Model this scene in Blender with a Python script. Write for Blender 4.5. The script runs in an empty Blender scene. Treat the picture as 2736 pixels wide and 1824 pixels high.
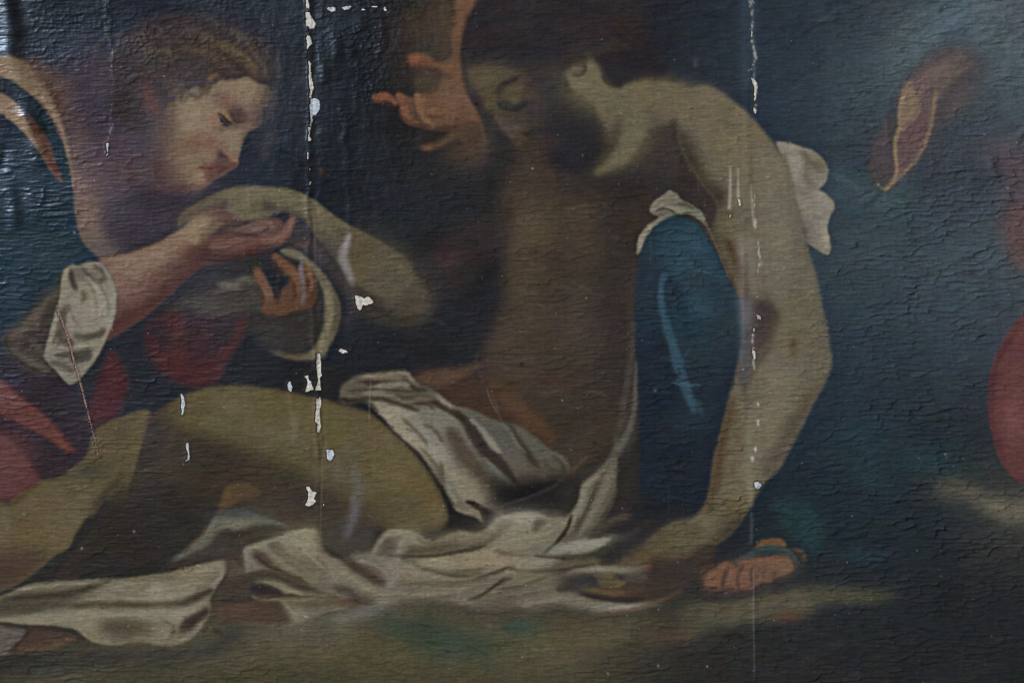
import bpy, bmesh, math
import numpy as np
# ------------------------------------------------------------------ camera, room light
sc = bpy.context.scene
cam = bpy.data.objects.new('camera', bpy.data.cameras.new('camera')); sc.collection.objects.link(cam)
cam.location = (0, -2.0, 0); cam.rotation_euler = (math.radians(90), 0, 0)
cam.data.sensor_width = 36; cam.data.lens = 36*2.0/1.368; cam.data.clip_end = 50; sc.camera = cam
sc.view_settings.view_transform = 'Standard'; sc.view_settings.look = 'None'; sc.view_settings.exposure = 0; sc.view_settings.gamma = 1
sc.cycles.use_denoising = False; sc.cycles.filter_width = 1.1; sc.cycles.max_bounces = 3
w = bpy.data.worlds.new('World'); sc.world = w; w.use_nodes = True
bg = w.node_tree.nodes['Background']; bg.inputs['Color'].default_value = (.80, .90, 1, 1); bg.inputs['Strength'].default_value = .12

def window(name, loc, target, sx, sy, power, colour):
    d = bpy.data.lights.new(name, 'AREA'); d.shape = 'RECTANGLE'; d.size = sx; d.size_y = sy; d.energy = power; d.color = colour
    o = bpy.data.objects.new(name, d); sc.collection.objects.link(o); o.location = loc
    v = np.array(target)-np.array(loc); 
    import mathutils
    o.rotation_euler = mathutils.Vector(v).to_track_quat('-Z', 'Y').to_euler()
    return o
# one tall window, high up on the left, in front of the canvas
window('window_light', (-3.0, -1.6, 2.1), (0, 0, 0), 1.3, 1.7, 330, (.74, .95, 1.26))

# ------------------------------------------------------------------ picture engine (numpy)
# The picture is painted, shape by shape, on a raster of 2 x 2 mm "strokes"; units in the
# calls are pixels of the frame named first (frames map to one common measure, 0.5 mm each).
MX, MY = 260, 180                      # raster margin beyond the visible part
W, H = 1368 + 2*MX, 912 + 2*MY
RS = 0.5                               # raster cells per measure unit
FR = {'o': (0, 0, 1.16327), 'h': (400, 460, .2551), 'w': (380, 180, .16582), 'e': (960, 120, .19129),
      'c': (1220, 120, .22959), 'f': (1500, 1350, .28061), 'p': (780, 0, .19133), 's': (780, 880, .33163),
      'l': (0, 0, .44665), 'm': (680, 780, .44657), 'r': (1940, 380, .6498), 'b': (1680, 480, .4463), 'n': (0, 0, 1)}
for _c in range(3):
    for _r in range(3):
        FR['%d%d' % (_c, _r)] = (912*_c, 608*_r, .38776)
rng = np.random.default_rng(7)

def pts_of(fr, s):
    x0, y0, k = FR[fr]
    a = np.array([[float(v) for v in p.split(',')] for p in s.split()])
    return np.stack([(x0 + a[:, 0]*k)*RS + MX, (y0 + a[:, 1]*k)*RS + MY], 1)

def spline(p, closed=True, n=8):
    if len(p) < 3: return p
    if closed: q = np.concatenate([p[-1:], p, p[:2]])
    else: q = np.concatenate([2*p[:1]-p[1:2], p, 2*p[-1:]-p[-2:-1]])
    t = np.linspace(0, 1, n, endpoint=False)[:, None]
    out = []
    for i in range(len(q)-3):
        a, b, c, d = q[i:i+4]
        # centripetal-ish damping: limit tangents to the segment length
        L = np.linalg.norm(c-b) + 1e-6
        m1, m2 = (c-a)*.5, (d-b)*.5
        for m in (m1, m2):
            l = np.linalg.norm(m)
            if l > L: m *= L/l
        t2, t3 = t*t, t*t*t
        out.append(b*(2*t3-3*t2+1) + m1*(t3-2*t2+t) + c*(-2*t3+3*t2) + m2*(t3-t2))
    if not closed: out.append(p[-1:])
    return np.concatenate(out)

def blur1(a, s, ax):
    if s < .3: return a
    r = int(3*s) + 1
    k = np.exp(-.5*(np.arange(-r, r+1)/s)**2); k /= k.sum()
    n = a.shape[ax]
    pad = [(0, 0)]*a.ndim; pad[ax] = (r, r)
    if r <= 12:
        b = np.pad(a, pad, mode='edge'); o = np.zeros_like(a)
        for i, w in enumerate(k):
            o += w * (b[i:i+n] if ax == 0 else b[:, i:i+n])
        return o
    for _ in range(3):                                   # three box passes
        w = max(1, int(round(s*1.0)))
        pad[ax] = (w+1, w)
        c = np.cumsum(np.pad(a, pad, mode='edge'), axis=ax, dtype=np.float64)
        a = ((c[2*w+1:] - c[:-2*w-1]) if ax == 0 else (c[:, 2*w+1:] - c[:, :-2*w-1]))/(2*w+1)
    return a.astype(np.float32)

def blur(a, s): return blur1(blur1(a, s, 0), s, 1)

def raster(p, x0, y0, w, h):
    """coverage of a closed polygon (non-zero winding), 3 sub-scanlines, exact in x to 1/4"""
    SY, SX = 3, 3
    acc = np.zeros((h*SY, w*SX+2), np.float32)
    a = (p - (x0, y0)) * (SX, SY)
    b = np.roll(a, -1, 0)
    for (xa, ya), (xb, yb) in zip(a, b):
        if ya == yb: continue
        d = 1
        if ya > yb: xa, ya, xb, yb, d = xb, yb, xa, ya, -1
        i0, i1 = max(0, int(np.ceil(ya-.5))), min(h*SY, int(np.ceil(yb-.5)))
        if i1 <= i0: continue
        yy = np.arange(i0, i1)
        xx = np.clip(np.round(xa + (yy+.5-ya)*(xb-xa)/(yb-ya)).astype(int), 0, w*SX)
        acc[yy, xx] += d
    m = (np.cumsum(acc, 1)[:, :w*SX] != 0).astype(np.float32)
    return m.reshape(h, SY, w, SX).mean((1, 3))

C = np.zeros((H, W, 3), np.float32)        # the picture, display values 0..255
LAB = np.zeros((H, W), np.int16)           # which painted part a spot belongs to
PARTS = ['background']
CLIP = [None]

def mask_of(p, bl):
    r = 3*bl*RS + 3
    x0, y0 = np.floor(p.min(0)-r).astype(int); x1, y1 = np.ceil(p.max(0)+r).astype(int)
    x0, y0, x1, y1 = max(0, x0), max(0, y0), min(W, x1), min(H, y1)
    if x1 <= x0 or y1 <= y0: return None
    m = raster(p, x0, y0, x1-x0, y1-y0)
    if bl*RS >= .3: m = blur(m, bl*RS)
    return m, x0, y0, x1, y1

def lay(mk, col, alpha, part=None):
    if mk is None: return
    m, x0, y0, x1, y1 = mk
    if CLIP[-1] is not None: m = m*CLIP[-1][y0:y1, x0:x1]
    if part is not None:
        if part not in PARTS: PARTS.append(part)
        LAB[y0:y1, x0:x1][m > .5] = PARTS.index(part)
    if col is None: return
    a = (m*alpha)[..., None]
    C[y0:y1, x0:x1] += a*(np.array(col, np.float32) - C[y0:y1, x0:x1])

def F(fr, s, col, bl=3, al=1., part=None, sharp=False):
    p = pts_of(fr, s)
    lay(mask_of(p if sharp else spline(p), bl), col, al, part)

def S(fr, s, w, col, bl=2, al=1., part=None, taper=True):
    """stroke; w = widths in measure units (one value, or start/mid/end)"""
    p = spline(pts_of(fr, s), False, 10)
    t = np.linspace(0, 1, len(p))
    ws = np.interp(t, np.linspace(0, 1, len(w)), w) if isinstance(w, (tuple, list)) else \
        (w*np.clip(np.minimum(t, 1-t)*5+.25, 0, 1) if taper else np.full(len(p), w))
    d = np.gradient(p, axis=0); d /= np.linalg.norm(d, axis=1)[:, None] + 1e-6
    n = np.stack([-d[:, 1], d[:, 0]], 1)*(ws*RS/2)[:, None]
    lay(mask_of(np.concatenate([p+n, (p-n)[::-1]]), bl), col, al, part)

def G(fr, s, rx, ry, col, al=1., ang=0):
    """soft spot"""
    (cx, cy), = pts_of(fr, s)
    rx, ry = rx*RS, ry*RS; R = 2.6*max(rx, ry)
    x0, y0, x1, y1 = max(0, int(cx-R)), max(0, int(cy-R)), min(W, int(cx+R)+1), min(H, int(cy+R)+1)
    if x1 <= x0 or y1 <= y0: return
    yy, xx = np.mgrid[y0:y1, x0:x1].astype(np.float32)
    ca, sa = np.cos(np.radians(ang)), np.sin(np.radians(ang))
    u, v = (xx-cx)*ca + (yy-cy)*sa, -(xx-cx)*sa + (yy-cy)*ca
    lay((np.exp(-.5*((u/rx)**2 + (v/ry)**2)*1.4), x0, y0, x1, y1), col, al)

def clip(fr, s, bl=2, sharp=False):
    p = pts_of(fr, s); mk = mask_of(p if sharp else spline(p), bl)
    full = np.zeros((H, W), np.float32)
    if mk is not None:
        m, x0, y0, x1, y1 = mk; full[y0:y1, x0:x1] = m
    if CLIP[-1] is not None: full *= CLIP[-1]
    CLIP.append(full)

def unclip(): CLIP.pop()

def vnoise(sx, sy, seed, octaves=1):
    """smooth value noise over the raster, feature size sx, sy raster cells, range about -1..1"""
    g = np.random.default_rng(seed); out = np.zeros((H, W), np.float32); a = 1.; tot = 0
    for _ in range(octaves):
        nx, ny = int(W/sx)+3, int(H/sy)+3
        v = g.uniform(-1, 1, (ny, nx)).astype(np.float32)
        x, y = np.arange(W)/sx, np.arange(H)/sy
        xi, yi = x.astype(int), y.astype(int); fx, fy = (x-xi), (y-yi)
        fx, fy = (fx*fx*(3-2*fx)).astype(np.float32), (fy*fy*(3-2*fy)).astype(np.float32)
        r = v[:, xi]*(1-fx) + v[:, xi+1]*fx
        out += a*(r[yi]*(1-fy)[:, None] + r[yi+1]*fy[:, None]); tot += a
        a *= .5; sx, sy = max(1, sx/2), max(1, sy/2)
    return out/tot

# ------------------------------------------------------------------ the picture
BGR = [
 '36,40,50 38,42,52 38,42,52 40,44,52 34,38,44 36,38,42 36,34,36 34,34,38 36,40,46 40,47,56 48,54,62 58,68,72 78,88,90',
 '40,44,54 44,46,56 42,44,52 40,42,48 32,36,42 34,36,40 32,33,38 32,33,38 36,42,50 40,48,58 48,56,64 60,64,68 64,74,80',
 '42,50,58 60,54,60 48,48,56 38,42,50 32,36,42 36,36,38 34,34,36 34,34,38 38,42,48 38,46,56 46,54,62 52,56,64 58,62,70',
 '42,52,62 44,50,58 40,40,46 36,38,44 32,36,42 32,33,37 30,30,34 40,38,38 40,44,52 44,54,62 52,64,70 56,66,74 60,70,76',
 '45,48,54 40,42,48 36,38,44 36,37,42 33,35,40 33,35,40 34,33,36 36,35,38 34,42,48 38,46,56 42,52,60 48,58,66 54,60,68',
 '42,42,48 40,40,46 36,38,42 34,34,36 34,34,36 36,34,34 38,35,32 34,34,36 32,36,42 33,40,50 36,46,54 36,42,48 44,44,48',
 '50,44,40 44,40,38 40,37,36 38,35,34 36,34,34 36,34,34 36,33,33 34,34,36 30,34,40 31,38,44 32,42,48 36,41,45 62,60,53',
 '44,44,42 42,42,42 46,45,42 56,54,46 62,60,47 62,60,47 62,60,47 58,56,46 46,44,40 40,41,40 36,39,41 34,37,39 36,38,40',
 '50,48,35 46,46,38 52,52,41 60,58,43 60,57,43 60,57,43 57,55,43 50,48,42 42,40,38 40,39,39 38,38,39 37,38,39 37,38,39']
g = np.array([[[float(v) for v in c.split(',')] for c in r.split()] for r in BGR])
gx = np.clip(((np.arange(W)-MX)/1368*12), 0, 12); gy = np.clip((np.arange(H)-MY)/912*8, 0, 8)
xi, yi = np.minimum(gx.astype(int), 11), np.minimum(gy.astype(int), 7)
fx, fy = (gx-xi)[None, :, None], (gy-yi)[:, None, None]
C[:] = (g[yi][:, xi]*(1-fx) + g[yi][:, xi+1]*fx)*(1-fy) + (g[yi+1][:, xi]*(1-fx) + g[yi+1][:, xi+1]*fx)*fy

# --- upper right: smoke, drapery, a wing of red cloth
G('20', '1950,150', 280, 60, (70, 84, 92), .85, -34); G('20', '2200,60', 160, 40, (80, 92, 98), .7, -34); G('20', '1640,400', 120, 40, (64, 78, 86), .7, -50)
for q, ww, cc in [('1490,520 1580,390 1700,270 1850,150 2060,20', (3, 12, 20, 14, 4), (80, 95, 101)), ('1640,470 1760,330 1930,200 2150,90', (3, 10, 14, 4), (60, 71, 79)), ('1560,330 1650,220 1800,110 1980,0', (3, 14, 18, 8), (72, 86, 93)), ('1900,260 2050,170 2250,90 2352,60', (3, 12, 10, 4), (84, 98, 103)), ('2050,60 2200,20 2352,-30', (6, 16, 10), (86, 99, 104)), ('1350,250 1300,420 1180,600', (3, 14, 5), (54, 65, 73)), ('1420,480 1380,640 1300,760', (3, 10, 3), (52, 62, 70)), ('1000,1200 1150,1260 1300,1380 1420,1470', (4, 16, 14, 4), (68, 84, 88))]: S('20', q, ww, cc, 5, .5)
S('20', '1480,560 1620,380 1800,220 2050,60', (10, 40, 60, 30), (72, 88, 94), 16, .6); S('20', '1700,420 1900,260 2200,120', (10, 30, 10), (58, 68, 76), 14, .6); S('20', '1150,200 1100,500 1180,760', (20, 50, 30), (50, 62, 70), 24, .6); S('20', '1250,100 1200,420 1000,700', (10, 40, 10), (56, 66, 74), 22, .4)
G('20', '1560,330', 70, 90, (70, 82, 84), .7, 20)
G('20', '1180,760', 70, 120, (52, 64, 68), .5)
F('20', '2200,0 2500,0 2500,300 2260,330 2190,160', (66, 62, 66), 22, .7)
G('20', '2280,300', 45, 110, (72, 90, 96), .5)
F('20', '950,1290 1100,1130 1400,1240 1700,1400 1560,1480 1250,1470 1050,1400', (58, 74, 80), 26, .5)
G('20', '1480,1420', 40, 60, (52, 76, 74), .6)
F('20', '2050,1100 2180,1150 2230,1300 2230,1500 2250,1700 2500,1700 2500,1000 2200,1000', (80, 66, 70), 20, .7)
F('20', '2230,1480 2260,1800 2400,1900 2500,1900 2500,1420', (92, 66, 62), 14, .7)
F('20', '1500,620 1560,520 1680,400 1800,330 1940,320 2020,360 2050,480 1990,600 1900,760 1760,900 1720,980 1650,1080 1560,1180 1500,1250 1400,1310 1340,1260 1300,1160 1310,1040 1380,900 1440,800', (68, 60, 62), 14, .85, 'red_drape')
F('20', '1570,560 1680,470 1800,440 1880,460 1800,520 1730,640 1720,780 1700,930 1640,1060 1540,1180 1430,1290 1470,1190 1465,1050 1470,950 1510,850 1490,720 1520,620', (92, 74, 72), 6, .95, 'red_drape')
F('20', '1500,690 1560,560 1600,620 1640,760 1560,860 1500,920 1508,800', (118, 92, 70), 5, .9)
F('20', '1720,720 1760,560 1850,470 1900,440 1850,520 1770,620 1740,760', (104, 84, 74), 6, .7)
F('20', '1480,940 1560,850 1640,770 1680,760 1690,900 1640,1030 1560,1130 1490,1200 1478,1080', (92, 66, 68), 6, .9)
S('20', '1530,640 1500,760 1500,880 1468,980 1470,1100 1478,1180 1450,1260 1390,1310 1345,1270', (6, 12, 12, 10, 8, 8, 12, 8, 5), (122, 98, 68), 2.5, .85)
S('20', '1570,660 1570,770 1520,850', 12, (122, 96, 66), 3, .8)
S('20', '1640,700 1625,790 1540,870 1480,940', 9, (112, 88, 66), 2.5, .8)
S('20', '1745,620 1715,860 1650,1040 1560,1160 1450,1270', (8, 10, 9, 7, 5), (116, 92, 68), 3, .75)
S('20', '1620,700 1640,580 1720,470', 10, (112, 90, 82), 5, .5)
S('20', '1640,640 1720,540 1820,450 1960,390', (10, 30, 36, 14), (97, 84, 79), 8, .65); S('20', '1760,700 1800,600 1900,500 2010,420', (8, 16, 16, 6), (104, 90, 77), 6, .55); S('20', '1560,600 1640,480 1780,380 1900,340', (6, 16, 14, 6), (84, 72, 72), 6, .6)
S('20', '1345,1270 1310,1180 1320,1050 1400,900 1440,780', 12, (78, 62, 60), 6, .5)
F('20', '1900,620 1990,560 2050,480 2020,640 1930,740 1850,800', (82, 72, 68), 16, .5)
# right edge red mantle
F('21', '2352,610 2250,730 2170,880 2130,1000 2115,1180 2125,1330 2150,1450 2180,1580 2260,1700 2352,1760 2700,1800 2700,500', (116, 52, 54), 3, 1, 'red_mantle')
F('21', '2352,640 2280,800 2230,1000 2220,1250 2260,1450 2352,1550 2700,1600 2700,600', (126, 58, 58), 22, .7)
S('21', '2340,660 2180,900 2130,1130 2140,1380 2230,1640', 14, (86, 44, 50), 5, .6)
G('21', '2280,1280', 20, 60, (140, 80, 80), .4)
# pale rocks and weeds, right lower
F('22', '1750,160 1900,170 2050,240 2200,290 2352,280 2600,290 2600,470 2352,470 2200,450 2060,400 1950,300 1800,240', (80, 76, 64), 14, .9)
F('22', '2100,320 2352,350 2600,340 2600,440 2352,440 2200,430', (92, 88, 72), 10, .8)
G('22', '1840,250', 50, 30, (74, 70, 58), .6)
F('22', '1160,60 1300,90 1420,180 1350,230 1240,190 1150,130', (34, 54, 58), 16, .8)
G('22', '1700,30', 90, 40, (36, 56, 60), .7)
F('22', '600,320 760,300 900,330 960,470 960,640 860,640 760,560 680,460', (34, 54, 56), 12, .85)
G('22', '1250,690', 60, 18, (38, 54, 64), .6)
F('22', '0,1050 300,1000 700,930 900,900 1300,930 1500,960 1300,1010 1000,1020 870,1090 700,1130 400,1160 200,1200 0,1290', (72, 70, 56), 12, .9, 'ground')
F('22', '100,1040 600,960 830,960 820,1080 600,1100 300,1140', (82, 78, 64), 12, .6)
G('22', '740,1110', 30, 14, (78, 56, 44), .7)
F('21', '1100,1300 1300,1300 1500,1500 1300,1568 1000,1500', (34, 54, 60), 30, .5)

# --- ground at the bottom
F('12', '-1400,1140 -800,1120 -300,1110 300,1080 900,1100 1500,1090 2300,1060 2352,1100 2352,1200 2100,1420 2000,1700 -1400,1700 -2400,1600', None, 2, 1, 'ground')
F('12', '-1500,1180 -800,1140 -300,1130 300,1120 900,1130 1500,1120 2200,1100 2200,1180 1900,1350 1500,1700 -1400,1800 -2400,1700', (76, 72, 57), 40, .92)
F('12', '-800,1330 -200,1230 300,1230 1100,1240 1800,1180 2200,1150 2352,1180 2000,1340 1300,1400 500,1450 -200,1400', (76, 73, 52), 24, .6)
G('12', '2000,1450', 160, 70, (52, 50, 45), .6, -35)
F('12', '0,1480 600,1420 1500,1450 1900,1500 1900,1700 0,1700', (62, 60, 44), 26, .6)
F('12', '200,1160 420,1110 640,1140 900,1230 1100,1290 1200,1330 1000,1390 640,1390 420,1300', (46, 58, 51), 20, .75)
G('12', '1230,1180', 45, 22, (46, 62, 58), .7)
G('12', '60,1110', 130, 30, (84, 80, 72), .6, -8)
G('12', '150,1380', 120, 40, (72, 68, 44), .5)
G('12', '2280,1230', 60, 20, (76, 58, 46), .5)
G('12', '1600,1190', 40, 20, (74, 60, 50), .4)
F('02', '0,1390 300,1360 700,1330 1300,1320 1500,1250 1560,1190 1700,1250 1500,1400 1100,1480 600,1500 0,1480', (44, 43, 43), 16, .7)
F('02', '600,1530 1200,1470 1700,1440 2400,1480 2400,1800 0,1800', (56, 56, 40), 22, .6)
S('12', '1900,1290 2050,1320 2180,1400 2260,1450', 6, (48, 46, 40), 4, .6)
F('02', '1900,1230 2352,1080 2352,1330 1900,1350', (80, 78, 66), 24, .5)

# --- woman with the bowed head: shoulder, dress
F('00', '330,520 520,420 760,380 950,500 1000,750 930,950 960,1290 1400,1300 1250,1450 1220,1600 900,1750 500,1900 300,1000', (66, 56, 62), 26, .9, 'painted_woman')
F('00', '0,380 130,400 300,440 420,520 480,640 500,800 470,900 420,780 330,620 200,520 0,480', (84, 66, 62), 12, .7)
F('00', '340,600 480,620 560,900 650,1100 700,1300 700,1600 560,1700 520,1450 500,1180 440,900', (86, 70, 68), 18, .8, 'painted_woman')
G('00', '730,860', 60, 120, (52, 52, 64), .5)
G('00', '700,1100', 70, 70, (78, 58, 62), .5)
G('00', '830,1230', 80, 50, (72, 54, 56), .5)
G('00', '1150,1200', 90, 40, (84, 66, 66), .6, 10)
F('00', '650,1500 760,1380 950,1310 1200,1300 1400,1290 1300,1400 1230,1500 1000,1640 800,1650', (52, 46, 54), 20, .8)
G('00', '600,1450', 40, 70, (104, 84, 76), .7, 10)
G('00', '520,1060', 20, 60, (96, 78, 74), .6, 15)
# pale neckline strap
F('00', '-200,380 0,390 120,405 230,470 310,580 370,700 430,860 470,1000 500,1180 520,1400 545,1600 700,1800 640,1900 480,1600 480,1400 470,1180 440,1000 380,850 290,720 200,650 90,570 0,535 -200,500', (122, 104, 84), 5, 1, 'neckline')
F('00', '170,420 300,460 390,600 440,760 400,780 330,640 250,540', (84, 64, 52), 10, .75)
F('00', '480,1200 560,1180 640,1400 700,1600 860,1800 700,1850 560,1650 510,1400', (112, 92, 80), 12, .7)
F('00', '-200,620 0,640 100,690 170,790 230,900 300,1030 390,1180 430,1250 410,1260 330,1170 260,1060 190,960 110,880 0,800 -200,770', (122, 102, 82), 4, 1, 'neckline')
F('00', '200,780 260,850 330,960 390,1090 430,1240 400,1250 330,1150 270,1040 220,930', (92, 64, 54), 6, .85)
F('00', '330,1080 390,1120 430,1240 395,1240', (96, 50, 44), 6, .7)
# teal dress and its stripe
F('00', '-300,520 0,540 100,580 210,660 300,760 370,870 420,970 460,1080 490,1200 500,1330 440,1260 400,1150 340,960 250,830 150,730 0,625 -300,560', (38, 52, 58), 3, 1, 'dress')
F('00', '-300,760 0,790 100,860 190,950 280,1060 330,1150 400,1240 500,1300 520,1450 545,1600 600,1700 690,1800 600,1900 460,1960 380,2080 250,2170 100,2260 -300,2340', (38, 50, 58), 4, 1, 'dress')
G('01', '400,250', 110, 60, (46, 60, 68), .6)
G('01', '100,480', 40, 90, (60, 74, 86), .4)
S('01', '0,700 200,520 330,450', (10, 20, 14), (30, 38, 46), 10, .7)
G('01', '130,1000', 60, 70, (44, 52, 60), .6)
# red skirts on the left
F('01', '60,880 300,900 500,1090 620,1340 700,1400 660,1568 540,1640 300,1700 -300,1500 -300,1000', (52, 44, 50), 12, .8, 'dress')
F('01', '770,850 830,940 880,1060 850,1200 800,1310 700,1350 600,1350 640,1200 700,1000', (82, 42, 46), 8, .9, 'red_skirt')
F('01', '-300,950 0,1050 120,1150 280,1270 400,1400 470,1500 540,1545 440,1530 330,1450 200,1385 60,1310 0,1280 -300,1180', (124, 54, 48), 4, 1, 'red_sash')
F('01', '-200,1050 0,1090 150,1190 130,1270 0,1230 -200,1150', (128, 72, 66), 12, .7)
S('01', '300,1300 400,1430 500,1535', 20, (126, 56, 48), 6, .6)
F('01', '-300,1330 0,1420 80,1475 170,1560 240,1690 285,1750 220,1780 150,1830 80,1870 0,1890 -300,1930', (112, 52, 54), 5, 1, 'red_sash')
G('01', '40,1560', 60, 60, (130, 70, 68), .5)
F('02', '300,150 420,60 560,-40 640,0 520,80 400,180', (54, 46, 52), 12, .7)
# second red drapery in the centre
F('01', '990,700 1050,900 1150,1010 1300,1090 1400,1097 1500,1060 1540,960 1620,850 1690,720 1735,600 1600,610 1400,570 1250,580 1080,600', (50, 42, 46), 5, 1, 'red_drapery')
F('01', '1010,730 1060,900 1150,1005 1300,1085 1400,1090 1490,1050 1530,960 1420,900 1330,960 1250,800 1130,860', (84, 42, 43), 12, .95)
F('01', '1500,960 1600,860 1690,700 1725,610 1660,650 1600,800 1530,850', (92, 46, 46), 9, .85)
G('01', '1220,690', 26, 50, (86, 44, 44), .6, -15)
G('01', '1400,760', 26, 60, (66, 40, 42), .6)
# head: hair
F('o', '628,190 640,150 612,105 560,66 500,42 430,32 360,42 300,70 262,120 250,190 256,250 300,300 360,330 400,330 400,260 420,230 480,215 540,190', (56, 50, 52), 10, .95, 'painted_woman/hair')
F('00', '1100,300 1400,220 1600,260 1780,380 1850,540 1760,560 1600,530 1400,560 1250,620 1000,600 1050,450', (63, 54, 49), 18, .85)
for s, w, c in [('1380,260 1560,330 1700,430 1780,540', 22, (96, 80, 62)), ('1250,330 1450,380 1600,470', 18, (88, 74, 60)),
                ('1600,210 1680,260 1740,340', 14, (86, 80, 70)), ('1080,390 1110,440', 30, (92, 78, 62)),
                ('820,480 860,510', 26, (84, 68, 58)), ('860,575 920,580', 14, (98, 76, 58)), ('1000,280 1120,330 1200,420', 18, (66, 56, 52)),
                ('1300,560 1450,520 1600,500', 20, (60, 50, 46)), ('1100,620 1300,560 1470,560', 18, (62, 52, 54)),
                ('1740,360 1810,450 1840,560', 12, (90, 82, 72)), ('940,330 1060,340', 16, (84, 72, 60)),
                ('1420,120 1560,200 1690,270', 10, (76, 70, 62)), ('900,180 1150,120 1400,110', 12, (62, 56, 54))]:
    S('00', s, w, c, 6, .6)
for s, w, c in [('640,420 700,300 860,230', 14, (68, 61, 58)), ('700,560 720,440 820,360', 14, (66, 59, 56)), ('660,660 700,560 800,520', 12, (62, 56, 55)), ('980,420 1040,360 1140,350 1200,400', 10, (86, 74, 60)), ('1240,230 1360,220 1480,260', 10, (82, 71, 59)),
                ('880,620 960,640 1040,620', 9, (70, 58, 54)), ('1450,420 1560,460 1660,520', 9, (86, 72, 57)), ('1580,330 1700,400 1790,500', 8, (100, 86, 66)), ('800,300 900,260 1010,270', 9, (72, 64, 57)), ('1130,450 1230,440 1330,470', 8, (58, 50, 47))]:
    S('00', s, w, c, 4, .55)
hr = np.random.default_rng(77)
for i in range(64):
    a = hr.uniform(2.7, 6.6); r = hr.uniform(.35, 1.02); x, y = 1330 + 520*r*np.cos(a), 470 + 330*r*np.sin(a)
    rr = hr.uniform(18, 44); b = hr.uniform(0, 6.28); c = (86, 73, 59) if hr.random() < .45 else ((48, 43, 44) if hr.random() < .6 else (70, 60, 54))
    S('00', ' '.join('%.0f,%.0f' % (x + rr*np.cos(b+t)*1.3, y + rr*np.sin(b+t)*.8) for t in (0, .8, 1.6, 2.4, 3.3)), hr.uniform(3, 6), c, 2.2, .5)
G('00', '1030,690', 16, 40, (96, 58, 54), .8, -20)
G('00', '1300,450', 90, 24, (60, 54, 56), .6)
S('w', '2010,150 1980,240', 12, (44, 38, 32), 3, .8)
# head: face
F('w', '1180,290 1300,205 1420,220 1560,210 1690,165 1800,220 1890,290 2030,330 2060,480 2010,620 1940,700 1930,820 1850,960 1760,1010 1680,1090 1620,1190 1590,1310 1555,1430 1550,1520 1530,1590 1440,1640 1330,1720 1180,1790 1040,1885 900,1950 700,1985 450,1990 250,1900 170,1600 180,1280 230,1000 330,760 420,640 520,560 700,480 900,480 1040,400', (112, 95, 80), 4, 1, 'painted_woman/face')
clip('w', '1180,290 1300,205 1420,220 1560,210 1690,165 1800,220 1890,290 2030,330 2060,480 2010,620 1940,700 1930,820 1850,960 1760,1010 1680,1090 1620,1190 1590,1310 1555,1430 1550,1520 1530,1590 1440,1640 1330,1720 1180,1790 1040,1885 900,1950 700,1985 450,1990 250,1900 170,1600 180,1280 230,1000 330,760 420,640 520,560 700,480 900,480 1040,400', 4)
F('w', '0,300 380,640 360,900 400,1250 480,1500 560,1700 800,1900 980,2050 0,2300', (76, 62, 62), 26, .95)
F('w', '0,1400 420,1500 560,1720 800,1890 1000,1930 800,2300 0,2300', (78, 62, 62), 14, .8)
G('w', '820,880', 60, 70, (130, 114, 96), .8)
G('w', '1650,430', 70, 45, (134, 120, 98), .8, 10)
G('w', '1300,400', 60, 30, (118, 104, 86), .6)
G('w', '1750,680', 28, 30, (120, 106, 96), .6)
G('w', '900,600', 40, 20, (122, 106, 78), .6)
G('w', '870,1220', 40, 34, (124, 94, 66), .8)
G('w', '1060,1260', 36, 22, (128, 86, 74), .85)
G('w', '820,1360', 40, 16, (112, 82, 66), .6)
G('w', '1380,1080', 24, 34, (124, 114, 96), .7)
G('w', '1480,1230', 14, 40, (128, 116, 100), .6, 12)
G('w', '1100,1440', 40, 18, (122, 106, 88), .6)
G('w', '750,1650', 50, 40, (118, 100, 84), .6)
G('w', '2030,560', 26, 60, (90, 78, 68), .8)
G('w', '1880,850', 36, 36, (88, 72, 66), .8)
F('w', '1150,470 1300,460 1420,520 1540,620 1660,740 1700,850 1660,880 1540,900 1440,860 1400,780 1350,690 1240,610', (102, 78, 68), 8, .85)
F('w', '1380,690 1500,640 1600,680 1690,790 1690,860 1600,890 1480,900 1430,820', (76, 62, 60), 7, .9)
S('w', '1400,710 1440,760 1500,850', 10, (70, 50, 47), 5, .7)
S('w', '1470,850 1550,895 1640,880', 6, (54, 46, 44), 2.5, .7)
G('w', '1310,560', 22, 16, (122, 90, 74), .7, 30)
F('w', '1230,700 1330,710 1390,760 1430,870 1360,850 1290,780', (126, 94, 66), 4, .85)
F('w', '1215,790 1240,780 1320,850 1410,920 1420,960 1330,960 1280,930 1240,870', (48, 50, 56), 3, .95)
S('w', '1225,800 1240,870 1290,940', (3, 6, 2), (112, 106, 98), 1.5, .8)
S('w', '1220,745 1300,800 1380,880 1470,930', (4, 7, 9, 5), (46, 40, 42), 2, .85)
F('w', '1180,960 1260,960 1400,950 1480,920 1640,930 1560,980 1400,1010 1270,1020', (82, 66, 62), 7, .8)
G('w', '1150,880', 12, 22, (132, 88, 70), .6)
S('w', '1340,1040 1400,1040', 7, (142, 134, 118), 3, .8)
F('w', '1220,1400 1290,1330 1400,1400 1480,1480 1540,1500 1500,1590 1300,1590 1180,1600', (78, 62, 62), 7, .75)
F('w', '1230,1400 1300,1400 1380,1460 1350,1490 1260,1450', (62, 50, 56), 4, .9)
S('w', '1300,1340 1400,1410 1480,1480 1530,1520', 9, (132, 98, 78), 3, .85)
G('w', '1510,1520', 9, 8, (140, 98, 72), .9)
S('w', '1640,1180 1590,1330 1540,1480', 6, (134, 122, 110), 2.5, .7)
S('w', '1260,1340 1230,1370 1215,1400', 6, (90, 74, 68), 3, .7)
unclip()
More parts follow.
